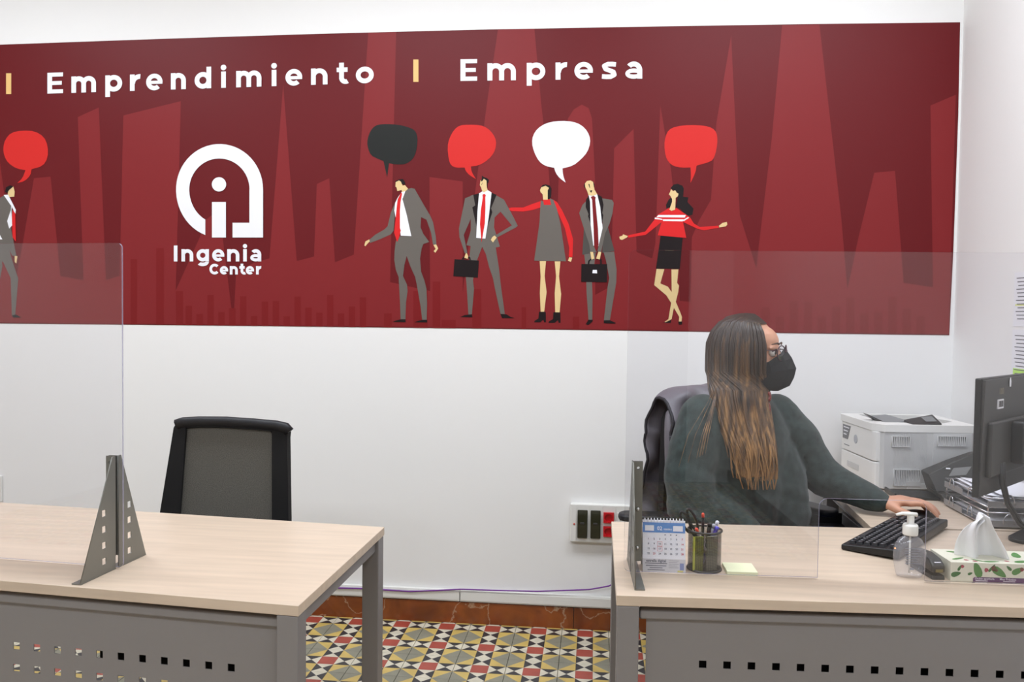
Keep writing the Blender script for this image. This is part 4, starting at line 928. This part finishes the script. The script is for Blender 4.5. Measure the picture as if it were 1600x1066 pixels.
def tissue_box():
    t = thing('tissue_box', 'floral cardboard tissue box with a white tissue pulled up', 'tissue box', (.885, -1.407, TOP), math.radians(2))
    CB = mat('cream_card', (226, 224, 204), .55); GR = mat('leaf_print', (84, 138, 70), .6); DG = mat('leaf_dark_print', (60, 112, 56), .6); PK = mat('berry_print', (170, 70, 84), .6); PU = mat('purple_print', (96, 60, 104), .5)
    LX, LY, LZ = .23, .112, .047
    b = MB(); b.box((0, 0, 0), (LX, LY, LZ)); b.build('carton', CB, t, bevel=.001)
    def leafo(nm, m, *a): b = MB(); leaf(b, *a); b.build(nm, m, t)
    def leaf(b, mp, cx, cy, l, w_, a):
        q = []
        for k in range(12):
            g = 2 * math.pi * k / 12; x = l * math.cos(g); y = w_ * math.sin(g) * (1 - .35 * math.cos(g)); q.append(mp(cx + x * math.cos(a) - y * math.sin(a), cy + x * math.sin(a) + y * math.cos(a)))
        b.quad(q)
    fr = lambda x, z: (x, -.0004, min(max(z, .001), LZ - .0008)); tp = lambda x, y: (min(max(x, .002), LX - .002), min(max(y, .002), LY - .002), LZ + .0004)
    for cx, cz, l, w_, a in ((.012, .018, .012, .006, .3), (.062, .03, .02, .009, 1.9), (.112, .026, .02, .009, -.6), (.155, .03, .015, .007, .5), (.2, .028, .018, .008, 2.2)): leafo('leaf_print', GR if cx > .05 else DG, fr, cx, cz, l, w_, a)
    for cx, cz, l, w_, a in ((.02, .033, .008, .003, 1.1), (.045, .02, .006, .003, .4), (.095, .035, .012, .003, .9), (.135, .036, .008, .0035, 2.4), (.178, .022, .01, .004, -.9)): leafo('leaf_print', DG, fr, cx, cz, l, w_, a)
    for cx, cz, r_ in ((.027, .037, .004), (.083, .03, .005), (.1, .034, .006), (.106, .03, .004), (.165, .034, .005)): leafo('berry_print', PK, fr, cx, cz, r_, r_, 0)
    for cx, cy, l, w_, a in ((.03, .03, .02, .005, .5), (.05, .085, .022, .006, -.3), (.1, .012, .02, .005, .1), (.175, .02, .022, .008, .4), (.19, .075, .025, .01, 1.2), (.07, .02, .015, .004, 2.4)): leafo('leaf_print', GR, tp, cx, cy, l, w_, a)
    for cx, cy, r_ in ((.045, .02, .006), (.062, .012, .006), (.14, .02, .006), (.16, .09, .006)): leafo('berry_print', PK, tp, cx, cy, r_, r_ * .7, 0)
    b = MB(); b.quad([(.052, -.0006, .0008), (.228, -.0006, .0008), (.228, -.0006, .0125), (.056, -.0006, .0125), (.052, -.0006, .009)]); b.build('purple_band', PU, t)
    LT = mat('pale_print', (226, 220, 228), .6)
    text('band_lettering', 'Doble apertura', .0072, Matrix.Translation((.079, -.0008, .0088)) @ VERT, LT, t, bold=.0001); text('band_lettering', 'Muy Práctico', .0072, Matrix.Translation((.133, -.0008, .0088)) @ VERT, LT, t, bold=.0001)
    
    for x in (.058, .122): b = MB(); b.quad([(x, -.0008, .0028), (x + .028, -.0008, .0028), (x + .028, -.0008, .0044), (x, -.0008, .0044)]); b.build('small_print', LT, t)
    # tissue: folded sheet rising from the slot
    v = []; f = []; NU, NV = 30, 22
    for j in range(NV + 1):
        s = j / NV
        for i in range(NU + 1):
            u = i / NU * 2 - 1
            lft = .050 * math.sqrt(max(.06, 1 - s ** 3)) + .004 * math.sin(s * 4); rgt = .066 * (1 - .82 * s)
            x = .088 + (u * lft if u < 0 else u * rgt)
            y = .055 + .016 * math.sin(u * 4.6 + s * 2) * (1 - .25 * s) + .006 * math.sin(u * 10 + 1 + s * 3) - .02 * s
            z = LZ - .004 + .116 * s ** .85 - .014 * s * max(0, -u) ** 2 - .012 * s * max(0, u) ** 1.3
            v.append((x, y, z))
    n = NU + 1
    for j in range(NV):
        for i in range(NU): f.append((j * n + i, j * n + i + 1, (j + 1) * n + i + 1, (j + 1) * n + i))
    me = bpy.data.meshes.new('tissue'); me.from_pydata(v, [], f); me.materials.append(mat('tissue_paper', (244, 244, 244), .9, bump=.2, bscale=60)); me.polygons.foreach_set('use_smooth', [True] * len(f))
    o = bpy.data.objects.new('tissue', me); COL.objects.link(o); o.parent = t; s_ = o.modifiers.new('s', 'SOLIDIFY'); s_.thickness = .0012
    # second ply hanging to the side
    me2 = me.copy(); o2 = bpy.data.objects.new('tissue', me2); COL.objects.link(o2); o2.parent = t; o2.location = (.014, .012, -.008); o2.scale = (.96, 1.0, .97); o2.modifiers.new('s', 'SOLIDIFY').thickness = .0012
tissue_box()
def stapler():
    t = thing('stapler', 'dark grey stapler standing between the bottle and the tissue box', 'stapler', (.860, -1.402, TOP), math.radians(8))
    b = MB(); b.prism([(0, 0), (.125, 0), (.125, .008), (.03, .010), (.004, .010)], -.016, .016, Matrix(((0, 0, 1, 0), (1, 0, 0, 0), (0, 1, 0, 0), (0, 0, 0, 1)))); b.build('base', DARKP, t, bevel=.002)
    b = MB(); b.prism([(.0, .016), (.0, .034), (.02, .047), (.06, .053), (.11, .048), (.125, .03), (.125, .01), (.1, .01), (.06, .02)], -.0165, .0165, Matrix(((0, 0, 1, 0), (1, 0, 0, 0), (0, 1, 0, 0), (0, 0, 0, 1)))); b.build('arm', DARKP, t, bevel=.005)
    b = MB(); b.box((-.009, -.0015, .019), (.009, .001, .026)); b.build('staple_slot', mat('brass', (140, 132, 90), .3, metal=.8), t)
    b = MB(); b.quad([(-.008, .006, .0400), (.008, .006, .0400), (.008, .0085, .0417), (-.008, .0085, .0417)]); b.build('maker_mark', mat('pale_print', (226, 220, 228), .6), t)
stapler()
def calendar():
    t = thing('desk_calendar', 'small spiral desk calendar with a blue header beside the pen cup', 'calendar', (.147, -1.436, TOP), math.radians(1.5))
    H_, W_, yb = .122, .105, .026
    def fr(off): return Matrix(((1, 0, 0, 0), (0, yb / H_, -1, -off), (0, 1, 0, 0), (0, 0, 0, 1)))
    b = MB(); b.prism([(0, 0), (W_, 0), (W_, H_), (0, H_)], 0, .0012, fr(0)); b.build('front_leaf', PAPER, t)
    b = MB(); b.hexa([(0, .058, 0), (W_, .058, 0), (W_, .0595, 0), (0, .0595, 0), (0, yb + .001, H_), (W_, yb + .001, H_), (W_, yb + .0025, H_), (0, yb + .0025, H_)]); b.build('back_board', PAPER, t)
    BL = mat('calendar_blue', (98, 146, 206), .6); DK = mat('calendar_ink', (88, 90, 104), .7); RD = mat('calendar_red', (206, 70, 80), .7); BG = mat('calendar_advert', (206, 204, 206), .7)
    def patch(name, x0, z0, x1, z1, m, ly=1): b = MB(); b.quad([fr(.0012 + .0003 * ly) @ Vector((x, z, 0)) for x, z in ((x0, z0), (x1, z0), (x1, z1), (x0, z1))]); return b.build(name, m, t)
    patch('header', 0, .093, W_, .117, BL); patch('month_box', .006, .097, .028, .110, PAPER, 2); patch('month_box', W_ - .03, .097, W_ - .006, .110, PAPER, 2)
    patch('advert', 0, .0, W_, .031, BG); patch('advert_photo', W_ - .014, .006, W_ - .004, .022, mat('advert_blue', (130, 140, 180), .6), 2); patch('advert_spot', W_ - .02, .001, W_ - .006, .005, mat('advert_yellow', (206, 198, 120), .6), 2)
    def tx(s, x, z, size, m, bold=.0001): text('calendar_print', s, size, fr(.0019) @ Matrix.Translation((x, z, 0)), m, t, bold=bold)
    tx('02', .042, .103, .013, PAPER, .0002); tx('FEBRERO', .062, .101, .005, PAPER)
    for r in range(4):
        for c in range(7): tx(str(r * 7 + c + 1), .0145 + c * .0138, .078 - r * .0116, .0062, RD if c == 6 or r * 7 + c + 1 == 23 else DK)
    for c in (3, 4, 5): patch('small_print', .0125 + c * .0138, .0870, .0155 + c * .0138, .0892, DK, 2)
    b = MB()
    for c, r in ((2, 1), (2, 2)):
        x, z = .0145 + c * .0138, .078 - r * .0116
        for q in (((x - .006, z - .0055), (x + .006, z - .005)), ((x - .006, z + .005), (x + .006, z + .0055)), ((x - .006, z - .005), (x - .0055, z + .005)), ((x + .0055, z - .005), (x + .006, z + .005))): b.quad([fr(.0019) @ Vector((a, c_, 0)) for a, c_ in ((q[0][0], q[0][1]), (q[1][0], q[0][1]), (q[1][0], q[1][1]), (q[0][0], q[1][1]))])
    b.build('date_marker', RD, t)
    tx('estrella digital', .033, .0265, .0088, DK, .0002); 
    for k, (hw, z) in enumerate(((.027, .0205), (.025, .0150), (.016, .0100), (.021, .0052))): patch('small_print', .033 - hw, z - .0008, .033 + hw, z + .0008, DK, 2)      # lines too small to read
    for k in range(5): patch('small_print', .064, .0270 - .004 * k, .088 - .003 * (k % 2), .0276 - .004 * k, DK, 2)
    for k in range(13):
        b = MB(); x = .006 + .0078 * k; b.tube([(x, yb + .0018 + .0055 * math.cos(a), H_ - .001 + .0055 * math.sin(a)) for a in [2 * math.pi * j / 12 for j in range(12)]], .0008, 5, closed=True); b.build('spiral_ring', PAPER, t, True)
calendar()
def pen_cup():
    cx, cy = .302, -1.394
    t = thing('pen_cup', 'round black wire mesh pen cup beside the calendar', 'pen cup', (cx, cy, TOP))
    me = bpy.data.meshes.new('mesh_wall'); n = 48; v = []; f = []
    for z in (.003, .098):
        for k in range(n + 1): a = 2 * math.pi * k / n; v.append((.0405 * math.cos(a), .0405 * math.sin(a), z))
    for k in range(n): f.append((k, k + 1, n + 2 + k, n + 1 + k))
    me.from_pydata(v, [], f); uv = me.uv_layers.new(); me.materials.append(WMESH)
    for lp in me.loops: i = lp.vertex_index; uv.data[lp.index].uv = ((i % (n + 1)) / n, i // (n + 1))
    o = bpy.data.objects.new('mesh_wall', me); COL.objects.link(o); o.parent = t
    for nm, z, r in (('rim', .099, .0028), ('base_ring', .0028, .0028)):
        b = MB(); b.tube([(.041 * math.cos(2 * math.pi * k / 40), .041 * math.sin(2 * math.pi * k / 40), z) for k in range(40)], r, 8, closed=True); b.build(nm, DARKP, t, True)
    b = MB(); b.lathe([(.040, .001), (.040, .002)], n=32); b.build('floor_plate', DARKP, t)
    b = MB(); b.box((-.026, -.003, 0), (.0, .003, .085)); q = tag(b.build('note_block', mat('lime_note_paper', (168, 172, 66), .7)), 'lime green paper pad standing inside the pen cup', 'notes'); q.location = (cx - .006, cy - .024, TOP + .0025); q.rotation_euler = (0, 0, .15)
    b = MB(); b.box((0, -.002, 0), (.028, .002, .085)); q = tag(b.build('note_block', mat('grey_note_paper', (168, 166, 142), .7)), 'pale grey paper pad standing inside the pen cup', 'notes'); q.location = (cx + .002, cy - .022, TOP + .0025); q.rotation_euler = (0, 0, .35)
    def pen(name, label, p0, p1, r, m, capm=None, clip=False, cat='pen'):
        p0, p1 = Vector(p0) + Vector((cx, cy, TOP)), Vector(p1) + Vector((cx, cy, TOP)); d = p1 - p0; l = d.length
        t = thing(name, label, cat, p0); t.rotation_mode = 'QUATERNION'; t.rotation_quaternion = d.to_track_quat('Z', 'Y')
        b = MB(); b.lathe([(.001, 0), (r, .012), (r, l - .012), (r * .9, l - .011)], n=14); b.build('barrel', m, t, True)
        b = MB(); b.lathe([(r * 1.02, l - .011), (r * 1.05, l - .002), (r * .5, l)], n=14); b.build('end_cap', capm or m, t, True)
        if clip: b = MB(); b.box((-.0015, r, l - .045), (.0015, r + .0015, l - .004)); b.box((-.0015, 0, l - .006), (.0015, r + .0015, l - .003)); b.build('clip', ZINC, t)
    pen('pencil', 'black pencil with a red tip, tallest in the pen cup', (-.002, .012, .003), (-.004, .012, .138), .0036, BLACK, mat('red_tip', (220, 70, 50), .4), cat='pencil')
    pen('ballpoint_pen', 'black pen with a silver clip in the pen cup', (.0, .0, .003), (.012, -.004, .118), .005, BLACK, None, True)
    pen('ballpoint_pen', 'blue pen leaning out of the pen cup', (-.012, -.006, .003), (.031, .0, .108), .005, mat('blue_pen', (62, 56, 150), .35), mat('blue_pen_cap', (76, 70, 190), .35))
    pen('marker_pen', 'white pen with a white cap in the pen cup', (-.006, .016, .003), (.034, .018, .118), .0045, mat('pen_white', (226, 226, 232), .35))
    pen('highlighter_pen', 'clear grey pen between the clip pen and the blue pen', (-.016, .002, .003), (.024, .008, .112), .005, mat('pen_grey', (176, 176, 182), .3))
    pen('crayon', 'pale pencil with a red end leaning to the calendar', (.02, -.012, .003), (-.024, -.014, .106), .004, mat('pen_pale', (206, 190, 188), .4), mat('red_tip', (220, 70, 50), .4), cat='pencil')
    t = thing('scissors', 'black handled scissors leaning out of the pen cup', 'scissors', (cx + .012, cy + .006, TOP + .004)); t.rotation_euler = (0, math.radians(-24), 0)
    b = MB(); b.box((-.004, -.001, 0), (.004, .001, .09)); b.build('blade', ZINC, t)
    for s in (-1, 1): b = MB(); b.tube([(s * .009 + .008 * math.cos(a), 0, .125 + .028 * math.sin(a)) for a in [2 * math.pi * k / 20 for k in range(20)]], .0035, 8, closed=True); b.tube([(0, 0, .08), (s * .006, 0, .102)], .004, 8); b.build('handle', BLACK, t, True)
pen_cup()
b = MB(); b.box((-.037, -.037, 0), (.037, .037, .009)); q = tag(b.build('sticky_notes', mat('pale_yellow_notes', (236, 240, 200), .7), bevel=.0006), 'pale yellow sticky note pad lying beside the pen cup', 'notes'); q.location = (.388, -1.398, TOP); q.rotation_euler = (0, 0, .02)
# ------------------------------------------------------------------ monitor
def monitor():
    a = math.atan2(.73, .68); w_, h_ = .545, .325
    c = Vector((1.0625, -1.142, 0)) + Vector((.68, .73, 0)).normalized() * w_ / 2
    t = thing('computer_monitor', 'black computer monitor seen from behind, on its stand', 'monitor', (c.x, c.y, TOP), a)
    # local: x along width, -y = back (towards the camera side), screen at +y
    z0 = .148
    b = MB(); b.box((-w_ / 2, 0, z0), (w_ / 2, .018, z0 + h_)); b.build('bezel', BLACK, t, bevel=.003)
    b = MB(); b.hexa([(-w_ / 2 + .004, .0, z0 + .003), (w_ / 2 - .004, 0, z0 + .003), (w_ / 2 - .004, .001, z0 + .003), (-w_ / 2 + .004, .001, z0 + .003), (-w_ / 2 + .004, -.008, z0 + h_ - .004), (w_ / 2 - .004, -.008, z0 + h_ - .004), (w_ / 2 - .004, .001, z0 + h_ - .004), (-w_ / 2 + .004, .001, z0 + h_ - .004)]); b.build('back_cover', DARKP, t, bevel=.002)
    b = MB(); b.prism([(-.235, z0 + .05), (.235, z0 + .05), (.235, z0 + .205), (-.235, z0 + .205)], 0, .016, VERT); b.build('back_bulge', DARKP, t, bevel=.012)
    b = MB(); b.box((-w_ / 2 + .012, .0182, z0 + .014), (w_ / 2 - .012, .019, z0 + h_ - .012)); b.build('display', mat('display_glow', (180, 196, 220), .3, emit=.6), t)
    b = MB(); b.prism(rrect(-.085, z0 + .075, .085, z0 + .2, .015), .015, .05, VERT); b.build('mount_plate', BLACK, t, bevel=.006)
    b = MB(); b.hexa([(-.04, -.075, .01), (.04, -.075, .01), (.04, -.045, .01), (-.04, -.045, .01), (-.03, -.07, .3), (.03, -.07, .3), (.03, -.05, .3), (-.03, -.05, .3)]); b.build('stand_column', BLACK, t, bevel=.006)
    b = MB(); b.prism(rrect(-.085, -.14, .085, -.01, .03), .0, .012); b.build('stand_base', BLACK, t, bevel=.003)
    b = MB(); b.box((-w_ / 2 + .1, -.0095, z0 + h_ - .088), (-w_ / 2 + .143, -.004, z0 + h_ - .062)); b.build('barcode_label', PAPER, t)
    b = MB()
    for k in range(8): x = -w_ / 2 + .104 + .0046 * k; b.box((x, -.0101, z0 + h_ - .083), (x + .0012 + .0012 * (k % 3), -.0093, z0 + h_ - .066))
    b.build('barcode_print', BLACK, t)
    text('number_marking', '100', .026, Matrix.Translation((-w_ / 2 + .12, -.0100, z0 + h_ - .040)) @ VERT, mat('marking_tan', (150, 140, 110), .6), t)
    b = MB(); b.prism([(-.005, 0), (.005, 0), (.006, .016), (0, .026), (-.006, .016)], 0, .001, Matrix.Translation((-w_ / 2 + .19, -.0095, z0 + h_ - .03)) @ VERT); b.build('white_badge', PAPER, t)
    for x, m in ((-.155, BLACK), (-.135, BLACK)):
        b = MB(); b.tube([(x, -.014, z0 + .085), (x, -.018, z0 + .03), (x + .01, -.03, z0 - .03), (x + .05, -.05, .06), (x + .10, -.075, .02), (x + .14, -.085, .018)], [.007, .0055, .0045, .0045, .0045, .0045], 8); b.build('cable', m, t, True)
monitor()
# ------------------------------------------------------------------ laser printer
def laser_printer():
    t = thing('laser_printer', 'white laser printer with a black output tray, against the wall', 'printer', (1.062, -.365, TOP), math.radians(5))
    # local: front face on x=0 facing -x, near side on y=0 facing -y
    D_, W_, H_ = .36, .335, .218
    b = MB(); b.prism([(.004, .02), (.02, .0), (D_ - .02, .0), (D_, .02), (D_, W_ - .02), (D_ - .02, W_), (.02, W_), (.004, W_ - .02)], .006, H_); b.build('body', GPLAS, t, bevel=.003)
    b = MB(); b.prism([(-.012, .03), (-.004, .012), (.016, .012), (.016, W_ - .02), (-.012, W_ - .02)], .008, .102); dr = b.build('paper_drawer', WPLAS, t, bevel=.004)
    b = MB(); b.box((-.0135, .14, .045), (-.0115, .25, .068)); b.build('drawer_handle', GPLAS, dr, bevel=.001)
    b = MB(); b.prism([(-.012, .03), (-.004, .012), (.016, .012), (.016, W_ - .02), (-.012, W_ - .02)], .105, H_ - .002); fd = b.build('front_door', WPLAS, t, bevel=.004)
    BDG = mat('badge_grey', (104, 104, 108), .4)
    b = MB(); b.prism([(W_ - .035, .205), (W_ - .11, .205), (W_ - .085, .150), (W_ - .035, .150)], 0, .001, Matrix(((0, 0, -1, -.0125), (1, 0, 0, 0), (0, 1, 0, 0), (0, 0, 0, 1)))); b.build('badge', BDG, fd)
    b = MB()
    for k in range(3): b.box((-.0142, W_ - .098 + .012 * k, .194 - .014 * k), (-.0136, W_ - .045, .198 - .014 * k))
    b.build('badge_print', PAPER, fd)
    b = MB(); b.lathe([(.017, 0), (.017, .0008)], (-.0122, .175, .163), 26, mtx=Matrix.Rotation(-math.pi / 2, 4, 'Y')); b.build('round_emblem', mat('emblem_grey', (178, 180, 186), .3, metal=.4), fd)
    b = MB(); b.box((-.0128, W_ - .1, .125), (-.0122, W_ - .05, .128)); b.build('model_print', INK, fd)
    # ribbed side panel and vents
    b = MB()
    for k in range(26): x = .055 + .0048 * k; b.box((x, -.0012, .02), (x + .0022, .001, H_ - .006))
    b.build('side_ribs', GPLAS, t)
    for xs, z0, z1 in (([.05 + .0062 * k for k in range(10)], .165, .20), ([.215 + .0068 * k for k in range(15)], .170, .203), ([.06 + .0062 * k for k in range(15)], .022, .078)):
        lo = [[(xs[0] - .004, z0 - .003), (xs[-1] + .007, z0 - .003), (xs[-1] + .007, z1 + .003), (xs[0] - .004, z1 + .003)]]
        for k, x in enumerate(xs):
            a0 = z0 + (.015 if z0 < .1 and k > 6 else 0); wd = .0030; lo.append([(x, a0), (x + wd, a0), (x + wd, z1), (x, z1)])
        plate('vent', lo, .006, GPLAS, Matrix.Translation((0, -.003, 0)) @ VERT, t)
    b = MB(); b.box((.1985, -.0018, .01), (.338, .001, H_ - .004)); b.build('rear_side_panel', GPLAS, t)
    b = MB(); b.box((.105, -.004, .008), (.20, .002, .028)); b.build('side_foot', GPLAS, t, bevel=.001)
    # top frame with recess
    outer = [(-.014, .035), (.02, -.004), (D_ + .002, .0), (D_ + .004, W_ - .02), (D_ - .03, W_ + .002), (-.004, W_ + .002), (-.016, W_ - .015)]
    inner = [(.05, .07), (.05, W_ - .03), (D_ - .07, W_ - .03), (D_ - .03, .12), (D_ - .09, .07)]
    plate('top_frame', [outer, inner], .026, WPLAS, Matrix.Translation((0, 0, H_ + .012)), t).modifiers.new('b', 'BEVEL').width = .003
    b = MB(); b.prism(inner, H_ - .004, H_ + .004); b.build('output_well', DARKP, t)
    b = MB(); b.hexa([(.055, .085, H_ + .006), (.15, .085, H_ + .006), (.15, W_ - .05, H_ + .006), (.055, W_ - .05, H_ + .006), (.055, .085, H_ + .018), (.15, .085, H_ + .03), (.15, W_ - .05, H_ + .03), (.055, W_ - .05, H_ + .018)]); b.build('paper_ramp', mat('tray_grey', (112, 114, 116), .4), t, bevel=.002)
    b = MB(); b.hexa([(.04, .10, H_ + .024), (.06, .10, H_ + .024), (.06, .15, H_ + .024), (.04, .15, H_ + .024), (-.0, .115, H_ + .05), (.004, .115, H_ + .05), (.004, .145, H_ + .05), (-.0, .145, H_ + .05)]); b.build('paper_stop', BLACK, t)
    b = MB(); b.hexa([(.13, .015, H_ + .0255), (.235, .015, H_ + .0255), (.235, .085, H_ + .0255), (.13, .085, H_ + .0255), (.13, .015, H_ + .026), (.235, .015, H_ + .03), (.235, .085, H_ + .055), (.13, .085, H_ + .034)]); cp = b.build('control_panel', BLACK, t, bevel=.002)
    b = MB(); b.quad([(.185, .03, H_ + .0350), (.225, .03, H_ + .0368), (.225, .07, H_ + .0508), (.185, .07, H_ + .0465)]); b.build('display', mat('lcd_grey', (120, 124, 124), .3), cp)
laser_printer()
def inkjet():
    t = thing('inkjet_printer', 'black inkjet printer with a slanted control panel, beside the white printer', 'printer', (1.2, -.66, TOP), math.radians(-3))
    MY = Matrix(((1, 0, 0, 0), (0, 0, 1, 0), (0, 1, 0, 0), (0, 0, 0, 1)))
    b = MB(); b.prism([(.005, .03), (.245, .03), (.245, .16), (.2, .165), (.15, .158), (.07, .125), (-.012, .085), (.0, .05)], .2, .272, MY); b.prism([(.02, .0), (.245, .0), (.245, .03), (.005, .03)], .16, .272, MY)
    b.v = [Vector((p.x, p.y + ((p.z - .05) * .6 - .03 if p.y < .21 else 0), p.z)) for p in b.v]
    b.build('body', DARKP, t, bevel=.004)
    b = MB(); b.prism([(.055, .082), (.112, .088), (.135, .115), (.075, .108)], 0, .0012, Matrix.Translation((0, .1698, 0)) @ VERT); b.v = [Vector((p.x, p.y + (p.z - .05) * .6, p.z)) for p in b.v]; b.build('display', mat('inkjet_lcd', (124, 124, 122), .3), t)
    b = MB(); b.box((.05, .1685, .104), (.064, .17, .108)); b.v = [Vector((p.x, p.y + (p.z - .05) * .6, p.z)) for p in b.v]; b.build('badge', PAPER, t)
    b = MB(); b.hexa([(.17, .21, .158), (.235, .21, .158), (.235, .26, .158), (.17, .26, .158), (.22, .215, .215), (.255, .215, .215), (.255, .26, .215), (.22, .26, .215)]); b.build('paper_support', BLACK, t, bevel=.003)
    b = MB(); b.box((-.13, .15, .002), (.016, .265, .012)); b.box((-.135, .148, .002), (-.128, .267, .02)); b.build('output_tray', BLACK, t, bevel=.002)
inkjet()
# ------------------------------------------------------------------ wire letter trays with papers
def trays():
    x0, x1, y0, y1 = 1.212, 1.455, -.872, -.575
    for lv, (z, lab) in enumerate(((TOP + .003, 'lower wire letter tray standing on the side desk'), (TOP + .062, 'upper wire letter tray heaped with loose white papers'))):
        t = thing('letter_tray', lab, 'tray', (x0, y0, z)); X, Y = x1 - x0, y1 - y0
        b = MB()
        for zz in (.003, .030) if lv else (.003, .045): b.tube([(0, 0, zz), (X, 0, zz), (X, Y, zz), (0, Y, zz)], .0025, 6, closed=True)
        b.build('wire_frame', CHROME, t, True)
        b = MB(); b.box((0, 0, .002), (X, Y, .004)); b.build('tray_floor', mat('tray_mesh_grey', (150, 150, 152), .5, metal=.4), t)
        b = MB(); b.box((0, -.003, .004), (X, -.001, .022)); fp = b.build('front_plate', mat('tray_plate', (158, 156, 156), .4, metal=.3), t)
        b = MB(); b.box((-.003, Y * .55, .004), (-.001, Y, .022)); b.build('side_plate', mat('tray_plate', (158, 156, 156)), t)
        for cx_, cy_, ax in ((0, Y * .35, 1), (0, Y * .8, 1), (X * .25, 0, 0), (X * .75, 0, 0)):
            b = MB(); pts = []
            for k in range(11):
                a = math.pi * k / 10; q = .016 * math.cos(a); pts.append((cx_ - .004 if ax else cx_ + q, cy_ + q if ax else cy_ - .004, .012 + .03 * math.sin(a)))
            b.tube(pts, .0018, 6); b.build('wire_loop', CHROME, t, True)
        if not lv:
            for a in ((.004, .004), (X - .004, .004), (.004, Y - .004), (X - .004, Y - .004)):
                b = MB(); b.tube([(*a, 0), (*a, .058)], .0025, 6); b.build('post', CHROME, t)
        rnd = random.Random(11 + lv)
        for k in range(6 if lv else 3):
            me = bpy.data.meshes.new('paper_sheet'); v = []; f = []; n = 9; ph = 1.2 + .1 * k; am = .005 if lv else .003
            for j in range(n + 1):
                for i in range(n + 1):
                    u, w_ = i / n - .5, j / n - .5; v.append((u * .19, w_ * .25, am * (math.sin(u * 3 + ph) * .5 + .5) * (w_ + .5) + (.02 * max(0, -u - .2) if lv else 0)))
            for j in range(n):
                for i in range(n): f.append((j * (n + 1) + i, j * (n + 1) + i + 1, (j + 1) * (n + 1) + i + 1, (j + 1) * (n + 1) + i))
            me.from_pydata(v, [], f); me.materials.append(PAPER); me.polygons.foreach_set('use_smooth', [True] * len(f))
            o = bpy.data.objects.new('paper_sheet', me); COL.objects.link(o)
            o.location = (x0 + X / 2 + rnd.uniform(-.012, .012), y0 + Y / 2 + rnd.uniform(-.012, .012), z + .0055 + .0058 * k); o.rotation_euler = (0, 0, rnd.uniform(-.07, .07))
            o.modifiers.new('s', 'SOLIDIFY').thickness = .0006
            tag(o, 'loose white paper heaped in the upper wire tray' if lv else 'white paper lying in the lower wire tray', 'paper', 'papers in the upper tray' if lv else 'papers in the lower tray')
trays()
